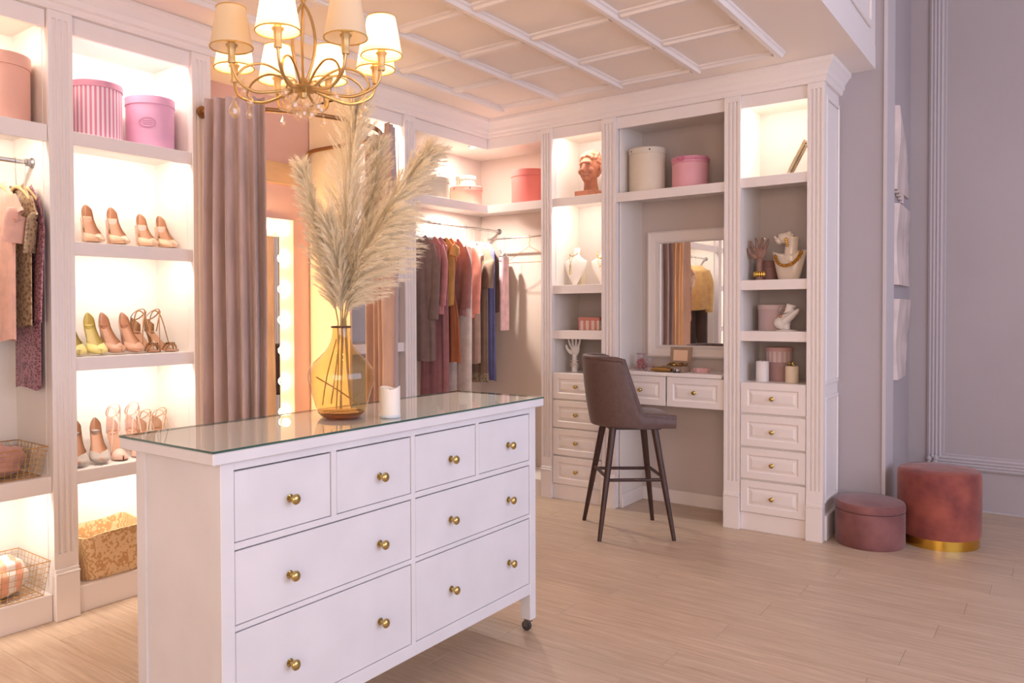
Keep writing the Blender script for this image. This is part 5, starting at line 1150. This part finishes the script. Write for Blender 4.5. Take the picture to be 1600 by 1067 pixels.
# ---------------------------------------------------------------- things on the vanity desk
ZD = .9652
GL_ = thin_glass('clear_glass', (246, 240, 242), 1.45, body=.05, bodyc=(236, 226, 226))
j = thing('glass_jar', 'clear flask shaped jar of pink beads on the vanity desk', 'jar', (-2.325, 5.235, ZD))
MB().lathe([(0, 0), (.042, 0), (.050, .008), (.048, .03), (.030, .07), (.0235, .088), (.0235, .105), (.030, .108)], n=36).build('flask', GL_, j, smooth=60, recalc=False, local=True)
MB().lathe([(0, .1085), (.033, .1085), (.034, .112), (.030, .117), (0, .118)], n=30).build('lid', mat('mauve_lid', (170, 140, 144), .4), j, smooth=40, local=True)
q = MB(); rr = random.Random(9); PB = []
for k in range(70):
    z = rr.uniform(.008, .075); rm = max(.004, (.044 if z < .03 else .044 - (z - .03) * .5) - .009); a = rr.uniform(0, 6.283); d_ = rm * rr.random() ** .5; q.ball((d_ * math.cos(a), d_ * math.sin(a), z), .0085, 7, 5)
o = q.build('beads', mat('pink_beads', (216, 120, 124), .4, var=.3, scale=60), j, smooth=60, local=True); o['kind'] = 'stuff'
j2 = thing('glass_jar', 'small square clear glass bottle with stopper on the vanity desk', 'jar', (-2.238, 5.185, ZD))
MB().prism([sq(2 * math.pi * k / 32, .030, .030, .4) for k in range(32)], 0, .052).build('bottle', GL_, j2, smooth=50, recalc=False, local=True)
MB().lathe([(.010, .052), (.010, .062), (.014, .064), (.020, .078), (.014, .090), (0, .092)], n=20).build('stopper', thin_glass('stopper_glass', (240, 234, 240), 1.6, body=.1, bodyc=(230, 222, 232)), j2, smooth=50, local=True)
jb = thing('jewellery_box', 'open taupe jewellery box with mirror lid on the vanity desk', 'jewellery box', (-2.055, 5.20, ZD), R(-6))
TAUB = mat('taupe_suede', (170, 142, 120), .7, var=.08, scale=30); m = MB()
m.box(-.075, .075, -.06, .06, 0, .006)
for a in ((-.075, .075, -.06, -.054, .006, .04), (-.075, .075, .054, .06, .006, .04), (-.075, -.069, -.054, .054, .006, .04), (.069, .075, -.054, .054, .006, .04)): m.box(*a)
m.build('tray', TAUB, jb, bevel=.001, local=True)
def lidbox(x0, x1, z0, z1, y0, y1, tl=.12):
    q = MB(lambda x, y, z: (x, y + (z - .04) * tl, z)); q.box(x0, x1, y0, y1, z0, z1); return q
l = lidbox(-.078, .078, .041, .165, .055, .068).build('lid', TAUB, jb, bevel=.001, local=True); lidbox(-.052, .052, .072, .145, .0525, .0548).build('lid_mirror', mat('peach_lid_panel', (236, 200, 168), .35), l, local=True)
q = MB(); rr = random.Random(5)
for k in range(16): x, y = rr.uniform(-.05, .05), rr.uniform(-.04, .03); q.tube([(x, y, .042 + rr.uniform(0, .012)), (x + rr.uniform(-.03, .03), y + rr.uniform(-.01, .01), .046 + rr.uniform(0, .018))], .004, 6)
for k in range(10): q.ball((rr.uniform(-.055, .055), rr.uniform(-.045, .03), .043 + rr.uniform(0, .01)), .007, 8, 6)
q.box(-.062, .062, -.050, .050, .0065, .041); q.build('jewellery', mat('antique_gold', (170, 132, 78), .3, .8), jb, smooth=40, local=True)
tr_ = thing('gold_clutch', 'small ribbed gold clutch lying before the jewellery box', 'clutch', (-2.12, 5.105, ZD), R(4))
q = MB(); q.grid(lambda u, v_: ((v_ - .5) * .135, .022 * math.cos(2 * math.pi * u), .017 + .016 * math.sin(2 * math.pi * u) * (1 - .5 * abs(v_ - .5) ** 3 * 8)), 20, 10, wrapu=True); q.build('body', mat('antique_gold', (170, 132, 78), .3, .8), tr_, smooth=70, local=True)
MB().box(-.062, .062, -.003, .003, .0335, .038).build('clasp', BRASS, tr_, bevel=.001, local=True)
cp_ = thing('compact', 'round silver pot with dark base beside the gold clutch', 'compact', (-2.015, 5.105, ZD))
MB().lathe([(0, 0), (.022, 0), (.022, .012), (0, .012)], n=24).build('base', mat('dark_pot', (66, 54, 58), .3), cp_, smooth=40, local=True); MB().lathe([(0, .0122), (.019, .0122), (.020, .026), (.016, .030), (0, .031)], n=24).build('lid', CHROME, cp_, smooth=40, local=True)
so = thing('trinket_dish', 'low pink scalloped trinket dish on the vanity desk', 'dish', (-1.895, 5.24, ZD))
q = MB(); q.grid(lambda u, v_: (lambda a, k: ((.052 * k + .003 * math.cos(10 * a) * k) * math.cos(a) * 1.1, (.045 * k + .003 * math.cos(10 * a) * k) * math.sin(a), [0, .0, .020, .026, .026, .018, .016][round(v_ * 6)]))(2 * math.pi * u, [0, .85, 1, 1, .94, .9, 0][round(v_ * 6)]), 60, 7, wrapu=True); q.build('dish', mat('pink_ceramic', (228, 178, 178), .4), so, smooth=60, local=True)
